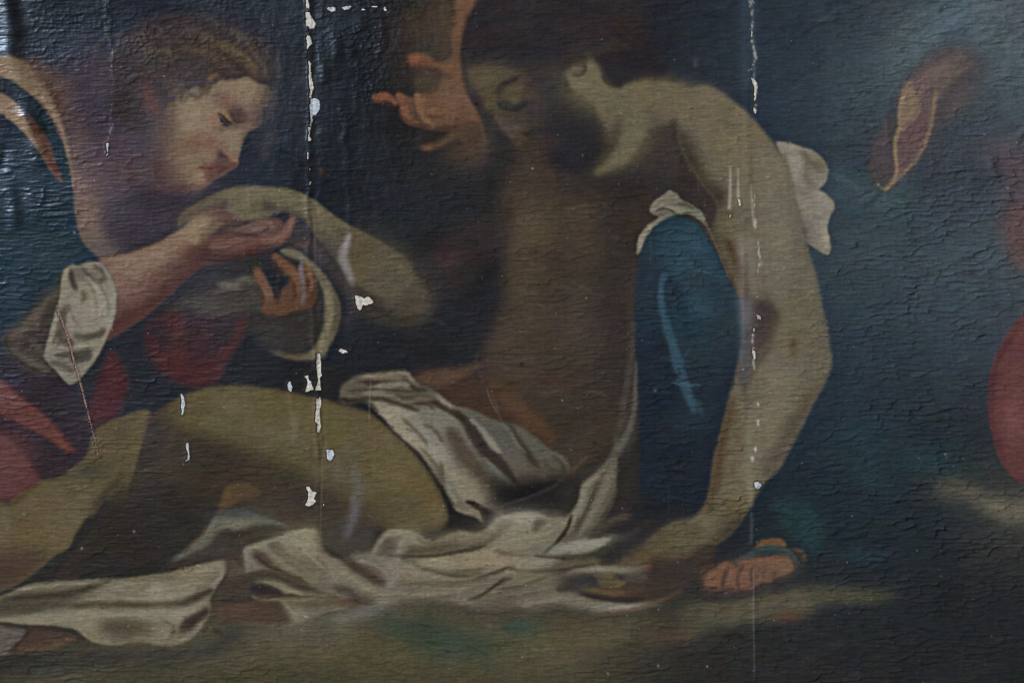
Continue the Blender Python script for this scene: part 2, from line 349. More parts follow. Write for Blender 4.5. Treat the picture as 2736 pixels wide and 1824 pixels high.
S('w', '380,600 290,900 210,1250 190,1600 240,1900', 44, (70, 59, 61), 15, .9, None, False)
S('w', '2075,300 2085,480 2030,640 1960,800 1880,960', 24, (66, 59, 56), 8, .75, None, False)
S('w', '200,1900 500,1995 800,1985 960,1950', 20, (74, 60, 62), 9, .8)
G('w', '420,1150', 26, 60, (92, 74, 68), .5)
F('00', '1481,1140 1560,1140 1640,1120 1625,1150 1560,1190 1500,1230 1440,1265 1400,1220 1420,1180', (88, 60, 56), 3.5, .95)
G('00', '1530,1110', 18, 12, (96, 70, 62), .6)
S('00', '1370,1155 1410,1175 1460,1175 1500,1180', 12, (126, 68, 56), 3, .9)
S('00', '1395,1130 1440,1150 1490,1145 1530,1160', 7, (110, 62, 56), 3, .8)
S('00', '1370,1150 1420,1160 1480,1165', 3, (70, 40, 40), 1.5, .8)
S('00', '1430,1195 1480,1205', 7, (110, 62, 54), 3, .8)
S('00', '1395,1100 1420,1120', 7, (72, 60, 66), 3, .8)
G('00', '1380,1235', 18, 22, (128, 108, 90), .8, 30)
G('00', '1300,1130', 26, 26, (116, 100, 84), .6)
S('00', '1290,1300 1390,1290 1430,1270', 8, (98, 76, 68), 4, .8)
# curls over the temple
for s, w, c in [('560,540 640,480 660,420', 26, (98, 84, 68)), ('640,420 720,400 720,470 660,520', 14, (100, 86, 68)), ('760,420 860,380 930,420 900,480', 22, (116, 100, 80)),
                ('850,510 940,480 960,400 900,350', 10, (84, 68, 48)), ('960,420 1060,350 1100,260', 20, (86, 68, 46)), ('1050,210 1150,150 1260,160', 16, (96, 74, 50)),
                ('1150,260 1260,180 1400,200', 10, (62, 48, 38)), ('420,570 480,600 560,630', 12, (90, 70, 46)), ('620,560 650,440 740,350 880,320', 8, (72, 58, 44)), ('430,480 560,380 700,360', 20, (84, 70, 60)),
                ('330,300 500,280 700,300', 30, (72, 62, 60)), ('1800,210 1900,250', 14, (78, 62, 46)), ('1840,240 1920,270', 8, (54, 44, 36))]:
    S('w', s, w, c, 3, .75)
G('w', '200,640', 14, 14, (104, 66, 60), .7)
S('w', '60,420 150,560 240,680', 14, (92, 52, 50), 5, .6)
# glow of drapery right of the face
S('00', '1930,900 1840,980 1830,1120', 20, (66, 62, 60), 8, .6)
S('00', '1880,620 1900,760 1870,860', 18, (58, 54, 52), 8, .6)

# --- the weeping figure in the middle: cheek, hand on the eye
F('10', '300,60 500,20 760,0 970,-20 980,0 880,110 850,200 830,300 830,420 840,520 860,640 910,770 950,870 990,1000 960,1090 800,1120 600,1090 480,980 430,870 230,700 230,640 300,560 260,300', (46, 41, 40), 20, .8, 'weeping_figure')
F('10', '500,60 760,0 800,200 760,360 720,420 600,400 480,330', (66, 56, 48), 30, .8)
F('10', '800,-30 980,-30 880,110 852,200 832,300 826,420 846,560 880,660 930,770 970,870 985,980 920,1020 870,960 870,900 700,900 590,890 500,840 430,800 400,720 420,660 500,690 520,640 600,650 660,600 700,500 700,440 740,420 770,350 760,260 790,120', (110, 76, 54), 5, .97, 'weeping_figure/hand')
G('10', '740,230', 34, 70, (84, 66, 50), .75); G('10', '700,120', 50, 60, (74, 60, 48), .6); G('10', '620,300', 60, 40, (62, 54, 46), .6)
clip('10', '800,-30 980,-30 880,110 852,200 832,300 826,420 846,560 880,660 930,770 970,870 985,980 920,1020 870,960 870,900 700,900 590,890 500,840 430,800 400,720 420,660 500,690 520,640 600,650 660,600 700,500 700,440 740,420 770,350 760,260 790,120', 4)
G('10', '820,150', 24, 90, (124, 84, 54), .7)
G('10', '890,0', 40, 40, (128, 84, 54), .7); G('10', '770,560', 30, 50, (104, 74, 56), .6)
G('10', '760,420', 24, 50, (100, 76, 56), .6)
G('10', '740,700', 70, 70, (114, 80, 60), .7)
G('10', '930,780', 20, 60, (126, 86, 56), .6)
unclip()
F('10', '470,380 560,372 610,395 660,430 740,440 820,430 830,520 800,540 720,520 660,490 590,470 500,460 470,420', (118, 76, 50), 5, .95, 'weeping_figure/hand')
G('10', '520,415', 18, 10, (140, 82, 46), .8)
G('10', '570,430', 22, 6, (120, 62, 42), .7)
F('10', '490,470 590,460 680,490 760,520 680,540 560,510', (76, 54, 50), 7, .8)
F('10', '510,520 600,500 690,530 690,580 640,630 560,650 510,620', (70, 62, 50), 10, .9)
S('10', '690,560 650,620 580,655', 10, (80, 60, 48), 5, .6)
# fingers
for s, w, c in [('215,680 260,680 300,672 350,690 385,730', (16, 26, 24, 18, 12), (126, 76, 50)), ('375,680 400,670 430,720 440,780 470,830 540,860', (12, 24, 24, 22, 22, 14), (120, 76, 52)),
                ('520,650 535,690 545,760 560,810 600,850 650,880', (14, 20, 20, 20, 20, 12), (126, 86, 58)), ('590,780 650,770 700,790', (16, 20, 12), (122, 84, 56))]:
    S('10', s, [v*1.0 for v in w], c, 3, .95, 'weeping_figure/hand')
for s, w, c in [('600,740 660,730', 12, (84, 60, 54)), ('600,800 640,810 710,805', 9, (84, 58, 50)), ('480,690 500,740 520,800 560,850', 10, (88, 62, 52)), ('440,700 470,700 510,700', 12, (98, 66, 52)),
                ('230,710 300,715 370,740', 7, (88, 52, 44)), ('400,790 440,830 500,860 620,890', 10, (76, 54, 48)), ('470,720 490,790 560,850 640,880', 5, (76, 54, 48)), ('350,690 372,715', 8, (86, 66, 62)),
                ('620,890 720,890 830,870 950,840', 12, (84, 58, 52)), ('690,880 760,890 830,880', 16, (76, 58, 54))]:
    S('10', s, w, c, 3.5, .75)
F('10', '550,1020 600,990 680,970 760,910 840,880 900,870 960,870 985,970 980,1040 900,1050 850,980 800,960 700,1010 600,1040', (96, 72, 54), 5, .9, 'weeping_figure/hand')
G('10', '910,980', 50, 70, (76, 60, 48), .7)
G('10', '590,1015', 14, 8, (116, 74, 52), .7)
F('10', '860,920 960,880 990,1000 980,1090 800,1120 700,1060 820,1000', (66, 54, 48), 12, .7)
F('10', '560,900 720,910 700,960 600,980 500,1000 520,950', (48, 44, 44), 10, .8)

# --- the dead man: dark hair and beard
F('10', '985,-60 900,90 850,200 832,300 828,420 846,560 900,700 990,760 1060,800 1240,1000 1400,1250 1750,1210 1830,1050 1800,800 1650,650 1560,520 1850,560 2000,570 2300,560 2352,570 2250,500 2150,350 2050,140 1950,-60', (46, 42, 43), 6, 1, 'dead_man/hair')
for q, ww, cc in [('900,300 1100,200 1400,180 1700,230', 14, (56, 48, 46)), ('960,120 1200,60 1500,60 1800,120', 14, (54, 47, 46)), ('870,400 1100,330 1350,330 1550,400', 12, (36, 34, 38)), ('1000,0 1300,-20 1600,20 1900,140', 12, (38, 36, 39)), ('1600,300 1760,380 1900,480 2100,500', 12, (56, 48, 46)), ('1750,250 1900,360 2100,440 2250,480', 10, (52, 46, 46)), ('900,220 1150,130 1500,120 1850,200 2050,330', 10, (36, 34, 38)), ('1500,130 1750,190 1950,320 2080,420', 10, (60, 50, 47))]: S('10', q, ww, cc, 5, .6)
G('10', '1760,190', 70, 40, (54, 44, 44), .6)
G('10', '1400,150', 180, 50, (42, 40, 44), .6)
G('10', '2000,150', 40, 60, (48, 43, 42), .6)
G('10', '1300,380', 150, 30, (34, 36, 44), .5)
# torso in shade
F('o', '1150,430 1300,400 1420,340 1560,270 1660,330 1760,430 1740,600 1690,700 1620,560 1480,560 1470,700 1456,860 1450,960 1400,1040 1300,1100 1200,1000 1110,880 1100,800 1130,700 1160,580', (60, 53, 47), 10, 1, 'dead_man')
F('o', '1180,440 1280,430 1300,520 1260,640 1200,640 1170,600', (67, 59, 50), 18, .6)
G('o', '1350,520', 80, 70, (68, 60, 50), .6)
G('o', '1330,760', 110, 90, (63, 57, 50), .5)
G('o', '1400,660', 60, 110, (58, 51, 44), .5)
G('o', '1300,640', 110, 16, (54, 47, 42), .6, -10)
G('o', '1290,950', 130, 50, (53, 46, 41), .7)
G('o', '1380,880', 90, 60, (54, 47, 40), .5)
G('o', '1160,880', 50, 26, (70, 54, 44), .7)
G('o', '1420,700', 40, 160, (54, 46, 42), .6)
G('o', '1360,400', 110, 40, (50, 46, 44), .5)
G('o', '1560,350', 70, 60, (54, 50, 48), .7)
G('o', '1460,430', 90, 50, (50, 46, 44), .6)
G('o', '1580,430', 60, 40, (50, 46, 46), .7)
G('o', '1240,860', 110, 60, (66, 56, 47), .6)
S('o', '1150,540 1145,620 1165,700 1110,800', 18, (44, 41, 42), 10, .6)
F('o', '1100,860 1000,840 940,860 980,920 1090,980 1180,1010 1280,1010 1230,960 1160,900', (62, 48, 40), 9, .95, 'dead_man')
F('o', '1120,870 1200,920 1240,960 1280,1010 1260,1020 1180,960', (80, 58, 42), 9, .8)
F('o', '960,860 1060,840 1110,835 1060,870 1000,890', (84, 64, 48), 5, .8)
S('o', '1100,800 1095,840 1115,880', 5, (78, 66, 56), 3, .5)
S('o', '1130,900 1150,960 1170,1000', 4, (96, 78, 66), 2, .45)
F('o', '1480,980 1380,1040 1300,1110 1290,1180 1440,1190 1480,1100', (46, 41, 38), 16, .8)
G('10', '1320,1250', 36, 80, (72, 60, 53), .7); G('10', '1500,1480', 90, 44, (70, 61, 49), .7); G('10', '1250,1420', 30, 60, (70, 59, 50), .6)
G('o', '1415,560', 50, 150, (44, 40, 39), .7); G('o', '1290,590', 22, 110, (54, 48, 44), .5); G('o', '1215,560', 34, 100, (77, 67, 54), .6); G('o', '1350,720', 60, 60, (70, 62, 52), .5); G('o', '1190,810', 46, 46, (73, 61, 49), .55); G('o', '1350,860', 90, 26, (51, 45, 41), .55)
G('o', '1340,520', 26, 60, (69, 60, 50), .5); G('o', '1250,690', 80, 14, (52, 47, 43), .5, -12); G('o', '1260,770', 60, 40, (69, 60, 50), .5)
S('o', '1475,540 1468,750 1455,950', 56, (41, 38, 38), 22, .85, None, False); G('o', '1400,415', 120, 44, (44, 41, 41), .8); G('o', '1560,470', 90, 60, (48, 44, 44), .7)
S('11', '1120,60 1125,240 1120,400 1010,640 940,840', 12, (50, 45, 42), 8, .6)
S('11', '940,870 1100,880 1300,880 1500,870 1700,880', 8, (50, 44, 40), 5, .6)
S('11', '1500,60 1530,250 1540,450 1500,700', 16, (52, 46, 42), 12, .5)
G('11', '1330,80', 60, 50, (80, 68, 52), .75); G('11', '1230,420', 36, 60, (76, 65, 49), .7); G('11', '1130,720', 50, 50, (70, 57, 48), .6); G('11', '1900,450', 50, 160, (50, 45, 43), .75); G('11', '1420,180', 90, 20, (56, 50, 44), .5); G('11', '1650,120', 60, 60, (68, 58, 48), .6); G('11', '1250,650', 60, 70, (66, 58, 49), .5); G('11', '1600,620', 70, 90, (66, 59, 51), .5)
S('11', '1180,260 1350,300 1500,290 1680,240', 10, (53, 47, 42), 8, .5)
S('11', '1250,480 1450,560 1700,560 1850,480', 9, (54, 48, 43), 9, .4)
G('11', '1240,940', 6, 6, (36, 33, 31), .7); G('11', '1850,750', 60, 160, (50, 44, 42), .6)
# his far arm in the dark
F('o', '1180,470 1110,480 1000,560 920,680 930,730 1000,720 1080,650 1160,560', (50, 42, 41), 16, .7)
G('o', '1030,600', 44, 26, (62, 46, 43), .7, -40)
F('o', '880,740 1000,700 1110,680 1150,600 1150,700 1105,800 1095,830 900,850 780,850', (34, 35, 39), 14, .9)
# face
F('c', '130,290 300,250 520,270 720,310 860,350 1100,300 1200,300 1260,380 1340,540 1420,580 1250,600 1100,700 1080,860 1000,980 900,1010 820,1060 780,1150 740,1175 680,1140 600,1020 520,900 450,800 380,740 320,660 240,530 170,400', (74, 64, 52), 6, .97, 'dead_man/face')
G('c', '380,400', 60, 40, (88, 79, 61), .8); S('c', '430,790 560,950 680,1110', 14, (92, 76, 58), 6, .7); G('c', '900,700', 40, 50, (80, 67, 58), .7)
G('c', '480,650', 20, 24, (84, 74, 52), .6)
G('c', '380,700', 16, 16, (90, 80, 54), .7)
G('c', '960,620', 60, 60, (68, 56, 50), .8)
G('c', '1050,450', 60, 40, (56, 50, 48), .8)
G('c', '800,880', 60, 20, (72, 62, 50), .7)
G('c', '680,930', 34, 18, (80, 66, 58), .7)
G('c', '700,960', 8, 6, (100, 95, 92), .4)
G('c', '740,1090', 18, 22, (88, 64, 50), .8)
G('c', '980,820', 60, 34, (58, 50, 46), .7)
S('c', '520,800 640,860 780,850', 10, (62, 54, 44), 5, .5)
F('c', '470,640 560,500 680,440 790,450 830,560 820,660 700,740 560,740', (82, 72, 54), 6, .8)
S('c', '470,620 540,500 640,420 720,400', 12, (50, 47, 44), 4, .75)
S('c', '800,500 790,600 760,650', 12, (64, 54, 46), 5, .7)
F('c', '470,690 520,640 600,640 680,680 760,640 840,640 830,720 760,770 660,760 540,750', (47, 46, 46), 5, .85)
G('c', '690,630', 12, 10, (88, 76, 56), .8)
S('c', '470,670 560,745 700,755 840,665', 7, (41, 39, 39), 3, .75); S('c', '440,580 540,455 740,385', 8, (46, 42, 40), 3, .6); S('c', '890,640 860,830 870,960', 12, (55, 48, 44), 6, .6); G('c', '810,1030', 10, 8, (42, 38, 37), .7); S('c', '600,520 700,500 790,540', 8, (84, 74, 58), 4, .5)
G('c', '620,600', 22, 20, (80, 70, 54), .6)
S('c', '860,340 1000,420 1180,480', 22, (48, 44, 46), 8, .7)
F('c', '880,1000 1000,980 1150,960 1280,1000 1220,1080 1000,1040 860,1080 800,1140', (38, 40, 46), 7, .9)
G('c', '1130,1200', 44, 34, (62, 51, 44), .8)
G('c', '900,1350', 50, 60, (60, 51, 47), .8)
G('c', '950,1500', 70, 30, (62, 54, 46), .8)
F('c', '1050,1250 1300,1100 1500,1000 1650,1000 1800,1100 1700,1300 1500,1440 1250,1480 1100,1400', (36, 36, 42), 12, .8, 'dead_man/hair')
G('c', '1450,870', 80, 50, (38, 37, 43), .7)
F('c', '1010,330 1250,300 1290,480 1420,600 1560,640 1650,800 1720,950 1660,1300 1500,1440 1300,1400 1240,1130 1290,1010 1150,930 1060,800 1010,600', (43, 41, 42), 14, .75)
F('c', '1150,960 1300,1000 1330,1150 1250,1260 1150,1300 1240,1420 1420,1480 1580,1440 1680,1300 1500,1000', (36, 36, 40), 12, .6)
# lit neck, ear, shoulder
F('c', '1310,240 1420,180 1560,180 1680,250 1720,370 1820,470 1960,490 2100,430 2352,460 2700,520 2700,760 2500,900 2320,960 2230,1000 2130,1180 1980,1340 1830,1430 1720,1490 1640,1520 1610,1480 1720,1380 1860,1200 1880,1050 1750,940 1640,800 1560,620 1420,560 1300,470 1270,360', (94, 87, 64), 6, 1, 'dead_man/neck')
G('c', '1560,420', 60, 50, (106, 98, 70), .8)
G('c', '1700,560', 60, 50, (104, 96, 72), .7)
G('c', '2150,560', 90, 34, (108, 98, 66), .8)
G('c', '1930,780', 40, 70, (90, 85, 66), .7)
G('c', '2060,1030', 36, 60, (102, 96, 70), .8, 20)
G('c', '1860,1350', 50, 20, (98, 91, 66), .7, -32)
F('c', '1820,900 1900,860 1900,1000 1840,1200 1720,1380 1620,1450 1700,1300 1760,1100', (66, 56, 44), 9, .8)
F('c', '1280,260 1400,190 1480,200 1500,300 1440,360 1340,340', (84, 72, 56), 4, .8)
S('c', '1480,210 1500,290 1450,350 1350,360', 8, (62, 52, 46), 3, .8)
G('c', '1390,290', 14, 12, (102, 94, 72), .8)
G('c', '1780,900', 16, 34, (94, 88, 68), .6)
S('c', '1700,330 1750,430 1860,480 1950,470', 12, (62, 52, 46), 4, .7)
S('c', '1800,430 1900,470 1930,420', 7, (56, 47, 45), 3, .7)
F('c', '1630,120 1690,300 1730,400 1800,460 1880,490 1960,460 2060,430 2200,425 2400,440 2400,60', (40, 38, 42), 7, .9)
S('c', '1230,300 1300,215 1420,165 1540,170', 24, (50, 45, 42), 6, .85)
S('c', '1290,420 1270,500 1330,560', 16, (62, 54, 46), 6, .6)
S('c', '2240,740 2300,860 2330,940', 20, (78, 72, 62), 9, .7)
G('c', '2330,760', 30, 40, (82, 78, 68), .6)

# white knot behind the shoulder
F('20', '645,985 720,985 830,1015 900,1040 960,1090 1005,1170 1000,1230 970,1280 940,1305 990,1340 1040,1390 1050,1440 1020,1490 1000,1560 1010,1640 1025,1700 1015,1740 1000,1755 960,1740 880,1690 830,1660 790,1580 740,1450 710,1250 690,1100', (112, 107, 94), 3, 1, 'shirt_knot')
clip('20', '645,985 720,985 830,1015 900,1040 960,1090 1005,1170 1000,1230 970,1280 940,1305 990,1340 1040,1390 1050,1440 1020,1490 1000,1560 1010,1640 1025,1700 1015,1740 1000,1755 960,1740 880,1690 830,1660 790,1580 740,1450 710,1250 690,1100', 3)
G('20', '780,1150', 40, 50, (124, 118, 102), .8)
G('20', '930,1400', 40, 40, (120, 114, 98), .7)
S('20', '800,1040 850,1070 880,1120 970,1160', 16, (84, 80, 66), 5, .7)
S('20', '820,1080 860,1140 850,1200 880,1280 930,1310', 16, (92, 88, 74), 6, .6)
G('20', '940,1130', 26, 22, (98, 92, 72), .7)
S('20', '720,1260 830,1330 900,1330', 14, (92, 88, 76), 7, .5)
G('20', '810,1620', 26, 40, (84, 74, 74), .7)
G('20', '990,1650', 14, 40, (128, 124, 108), .7)
S('20', '700,1030 740,1300 820,1560 860,1660', 12, (80, 74, 66), 5, .6)
unclip()
# blue robe between body and arm, with its white sleeve rim
F('b', '70,480 50,620 40,900 60,1250 70,1600 120,1900 700,1900 590,1500 640,1300 690,1100 690,900 680,760 600,620 560,520 500,400 430,290 330,230 240,220 150,280 90,380', (31, 37, 46), 4, 1, 'blue_robe')
clip('b', '70,480 50,620 40,900 60,1250 70,1600 120,1900 700,1900 590,1500 640,1300 690,1100 690,900 680,760 600,620 560,520 500,400 430,290 330,230 240,220 150,280 90,380', 4)
G('b', '270,440', 90, 60, (45, 74, 90), .95)
G('b', '380,720', 150, 190, (36, 56, 66), .75); G('b', '250,950', 70, 160, (34, 47, 58), .6); G('b', '340,290', 90, 40, (40, 58, 66), .8)
G('b', '430,480', 50, 80, (42, 66, 80), .8, -20)
G('b', '520,640', 60, 50, (42, 60, 70), .8, 30)
G('b', '390,830', 60, 50, (42, 70, 84), .9)
G('b', '500,800', 80, 80, (38, 56, 64), .8)
G('b', '420,720', 60, 20, (40, 58, 68), .5)
G('b', '330,650', 44, 40, (38, 46, 54), .7)
G('b', '120,560', 40, 60, (34, 40, 46), .7)
G('b', '560,880', 50, 60, (42, 52, 58), .6)
G('b', '480,1000', 80, 60, (38, 46, 52), .5)
G('b', '150,1150', 60, 100, (30, 36, 48), .7)
G('b', '380,1420', 40, 40, (36, 50, 60), .7)
S('b', '220,560 195,660 200,760 235,900 280,1040 320,1180 360,1300 400,1400', (16, 17, 19, 24, 26, 30, 24, 10), (48, 72, 88), 4, .85)
S('b', '205,560 192,660 198,760 230,900', 7, (54, 80, 95), 3, .4)
S('b', '260,470 310,620 400,740 510,820', 40, (44, 70, 83), 14, .6, None, False); S('b', '245,560 290,680 320,820 370,980', 26, (31, 42, 51), 10, .7); S('b', '440,540 550,690 640,830', 24, (32, 45, 53), 11, .6); S('b', '150,420 130,600 110,800', 24, (36, 50, 60), 10, .6); S('b', '430,860 470,980 500,1120 490,1260', 24, (38, 54, 63), 11, .5); S('b', '300,350 380,380 470,440', 14, (54, 80, 94), 7, .5); S('b', '180,900 200,1050 250,1200 300,1380', 22, (26, 33, 43), 10, .6)
S('b', '370,1280 420,1360 450,1420', 12, (46, 70, 84), 4, .6)
unclip()
F('b', '50,450 60,360 100,290 150,250 180,225 140,205 125,185 160,130 210,90 245,65 290,95 330,130 400,165 450,210 470,280 420,240 340,205 290,210 220,240 150,290 100,360 70,430', (100, 97, 86), 2.5, 1, 'shirt_sleeve')
S('b', '215,110 260,100 300,115', 20, (110, 106, 92), 3, .8)
S('b', '150,180 200,160 280,180 340,200', 16, (118, 115, 102), 3, .8)
S('b', '160,190 220,175 290,205', 6, (62, 58, 52), 2, .8)
S('b', '130,185 170,140 230,115', 14, (112, 108, 95), 3, .7)
S('b', '290,150 340,150 400,185', 8, (66, 62, 52), 2.5, .7)
S('b', '300,185 380,190 440,230', 10, (106, 104, 92), 3, .8)
S('b', '60,420 85,340 140,280', 13, (122, 119, 104), 3, .8)
S('b', '460,260 520,380 560,480 610,600', (7, 6, 4, 2), (92, 82, 74), 2, .7)
S('b', '30,480 20,700 20,900', 12, (70, 60, 52), 8, .4)
# the hanging arm
ARM = '1560,270 1640,205 1700,245 1760,310 1810,380 1830,470 1840,540 1870,620 1885,700 1905,780 1908,830 1890,880 1860,950 1820,1020 1780,1080 1730,1150 1690,1220 1600,1300 1480,1280 1560,1210 1620,1180 1650,1090 1650,1000 1680,900 1700,800 1700,680 1660,600 1640,520 1650,460 1620,440 1590,380'
F('o', '1560,250 1600,200 1640,205 1700,245 1760,310 1810,380 1832,470 1845,540 1870,620 1888,700 1903,770 1910,830 1898,875 1870,920 1845,975 1815,1030 1790,1075 1755,1110 1730,1150 1700,1200 1660,1240 1580,1290 1480,1310 1440,1290 1440,1270 1480,1240 1540,1205 1590,1190 1625,1150 1640,1060 1655,1000 1680,900 1705,800 1708,700 1685,640 1660,590 1640,540 1650,470 1620,430 1580,370 1560,310', (98, 92, 73), 5, 1, 'dead_man/arm')
clip('o', '1560,250 1600,200 1640,205 1700,245 1760,310 1810,380 1832,470 1845,540 1870,620 1888,700 1903,770 1910,830 1898,875 1870,920 1845,975 1815,1030 1790,1075 1755,1110 1730,1150 1700,1200 1660,1240 1580,1290 1480,1310 1440,1290 1440,1270 1480,1240 1540,1205 1590,1190 1625,1150 1640,1060 1655,1000 1680,900 1705,800 1708,700 1685,640 1660,590 1640,540 1650,470 1620,430 1580,370 1560,310', 5)
F('o', '1500,300 1570,300 1600,345 1620,400 1660,450 1650,560 1700,700 1560,700 1520,400', (60, 52, 44), 14, .9)
G('o', '1690,320', 60, 60, (106, 95, 66), .85)
G('o', '1640,260', 36, 26, (104, 90, 60), .7)
G('o', '1770,420', 40, 80, (110, 103, 82), .8)
G('o', '1790,560', 44, 90, (108, 103, 84), .85)
G('o', '1830,560', 14, 80, (92, 90, 76), .6)
S('o', '1840,500 1872,640 1895,760 1900,850', 20, (86, 86, 74), 9, .7)
G('o', '1665,500', 20, 34, (96, 84, 54), .8)
S('o', '1665,540 1690,600 1710,650 1715,720', 26, (72, 54, 38), 9, .85)
G('o', '1650,450', 22, 24, (62, 50, 44), .7)
F('o', '1700,690 1760,690 1790,720 1780,770 1750,810 1730,850 1700,900 1690,800', (70, 60, 58), 9, .95)
G('o', '1760,730', 22, 40, (66, 56, 54), .8)
S('o', '1785,720 1770,790 1740,840 1715,890', 12, (78, 60, 48), 6, .7)
G('o', '1790,880', 60, 60, (108, 102, 82), .8)
G('o', '1800,800', 24, 40, (104, 92, 72), .6)
G('o', '1822,790', 11, 26, (82, 70, 50), .8)
G('o', '1850,830', 12, 36, (96, 94, 80), .6)
G('o', '1860,890', 26, 36, (94, 84, 72), .7)
G('o', '1800,760', 30, 26, (100, 92, 68), .5)
G('o', '1760,980', 44, 70, (108, 101, 80), .8, 20)
S('o', '1895,880 1840,960 1790,1050 1740,1120', 44, (76, 70, 58), 14, .8)
S('o', '1870,900 1830,970 1780,1040', 16, (82, 68, 60), 9, .5)
G('o', '1720,1090', 30, 60, (102, 96, 72), .7, 15)
S('o', '1690,900 1660,1000 1645,1100 1620,1180', 34, (80, 62, 42), 9, .9)
S('o', '1700,920 1690,1050 1660,1140', 20, (92, 76, 50), 9, .6)
G('o', '1670,1170', 50, 36, (88, 78, 50), .8)
G('o', '1560,1240', 60, 30, (84, 76, 55), .8, -15)
F('o', '1560,1290 1620,1250 1700,1180 1740,1180 1700,1260 1620,1320', (58, 50, 44), 14, .8)
unclip()
F('o', '1470,185 1560,192 1650,212 1680,300 1620,300 1560,268 1480,255', (102, 92, 67), 12, .85)
# the hand on the ground
F('f', '540,600 570,540 620,490 720,440 850,380 950,430 1100,480 1300,400 1450,380 1480,460 1400,600 1250,740 1050,850 800,920 500,930 300,880 220,820 180,780 230,760 330,770 380,770 340,720 300,680 330,660 400,655 470,650 540,660 620,660', (54, 47, 44), 5, 1, 'dead_man/hand')
F('f', '540,600 570,540 620,490 720,440 850,380 950,240 1100,160 1250,150 1350,260 1200,420 1060,470 900,480 780,560 650,600', (84, 76, 56), 7, .9)
G('f', '1100,330', 60, 40, (88, 80, 58), .7, -20)
G('f', '640,530', 36, 18, (82, 72, 60), .7, -25)
S('f', '570,560 640,490 760,440 870,370', 8, (96, 88, 66), 4, .6)
G('f', '800,460', 30, 12, (86, 70, 50), .7)
G('f', '1120,460', 40, 10, (86, 70, 54), .7)
F('f', '300,670 340,655 400,650 450,645 520,670 560,710 620,720 600,760 520,790 440,780 370,770 340,710', (92, 84, 58), 3, .9, 'dead_man/hand')
S('f', '400,655 470,650 540,690', 6, (68, 60, 46), 2, .8)
S('f', '420,700 490,710 550,700', 5, (70, 62, 48), 2, .7)
S('f', '390,740 470,755 540,745', 5, (74, 66, 50), 2, .6)
F('f', '170,785 230,760 320,775 420,800 560,800 620,840 500,870 350,850 230,820', (92, 82, 54), 3.5, .9)
G('f', '560,830', 60, 20, (78, 62, 46), .7)
S('f', '760,600 820,590 860,570', 14, (104, 70, 50), 4, .7)
F('f', '620,640 760,620 820,640 800,720 660,740 580,700', (76, 72, 66), 6, .6)

# foot in a sandal
F('f', '1760,360 1850,360 1950,320 2080,320 2150,390 2230,420 2300,470 2310,540 2260,600 2220,560 2150,470 2000,460 1800,520 1650,580 1640,520', (44, 52, 54), 5, .95, 'sandal_foot')
F('f', '1840,390 1900,340 2000,320 2090,325 2150,385 2100,400 1980,395 1840,415', (116, 74, 44), 3, 1, 'sandal_foot')
S('f', '1660,540 1780,500 1880,440 2000,415 2120,430 2200,480 2250,560', (16, 22, 24, 22, 20, 18, 8), (58, 70, 72), 3, .95)
S('f', '1840,470 2000,440 2130,460 2220,520', 8, (44, 54, 58), 3, .7)
S('f', '2200,420 2290,450 2320,490 2280,540', 12, (84, 64, 48), 4, .8)
F('f', '1370,730 1400,680 1460,610 1530,560 1580,545 1620,575 1660,580 1750,530 1850,500 1950,490 2060,482 2150,500 2205,550 2200,620 2130,660 2040,700 1990,730 1920,730 1850,780 1790,810 1700,800 1640,830 1560,790 1490,810 1420,810 1375,780', (120, 76, 52), 3, 1, 'sandal_foot')
for s, w, c in [('1600,560 1570,640 1545,720 1540,800', 12, (70, 46, 42)), ('1740,560 1690,650 1680,730 1690,800', 10, (76, 50, 44)), ('1850,550 1810,640 1815,720 1835,770', 9, (84, 54, 46)),
                ('1900,560 1870,640 1860,700', 7, (92, 60, 48)), ('1990,580 1930,640 1920,720', 8, (86, 58, 48)), ('2060,590 2030,650 2025,700', 6, (94, 64, 50))]:
    S('f', s, w, c, 2.5, .85)
for s, rx, ry, c in [('1440,700', 22, 26, (136, 82, 50)), ('1620,690', 16, 30, (132, 84, 62)), ('1745,700', 16, 26, (130, 82, 60)), ('1880,650', 12, 26, (126, 84, 60)), ('1960,640', 12, 24, (122, 84, 60)),
                     ('2110,570', 28, 24, (124, 92, 68)), ('1850,540', 40, 10, (128, 84, 58)), ('1560,580', 16, 10, (132, 82, 54))]:
    G('f', s, rx, ry, c, .7)
S('f', '1390,790 1460,790 1480,780', 5, (86, 52, 40), 2, .8)
S('f', '1570,780 1620,795 1650,780', 5, (92, 58, 46), 2, .8)
S('f', '1700,780 1740,775', 5, (96, 62, 48), 2, .7)
F('f', '1380,800 1560,800 1760,810 1900,770 2120,690 2180,720 2000,780 1750,850 1500,860', (62, 50, 48), 7, .8)
F('f', '1300,840 1500,860 1760,860 2000,800 2160,740 2160,780 1900,850 1600,900 1400,900', (40, 39, 41), 9, .8)

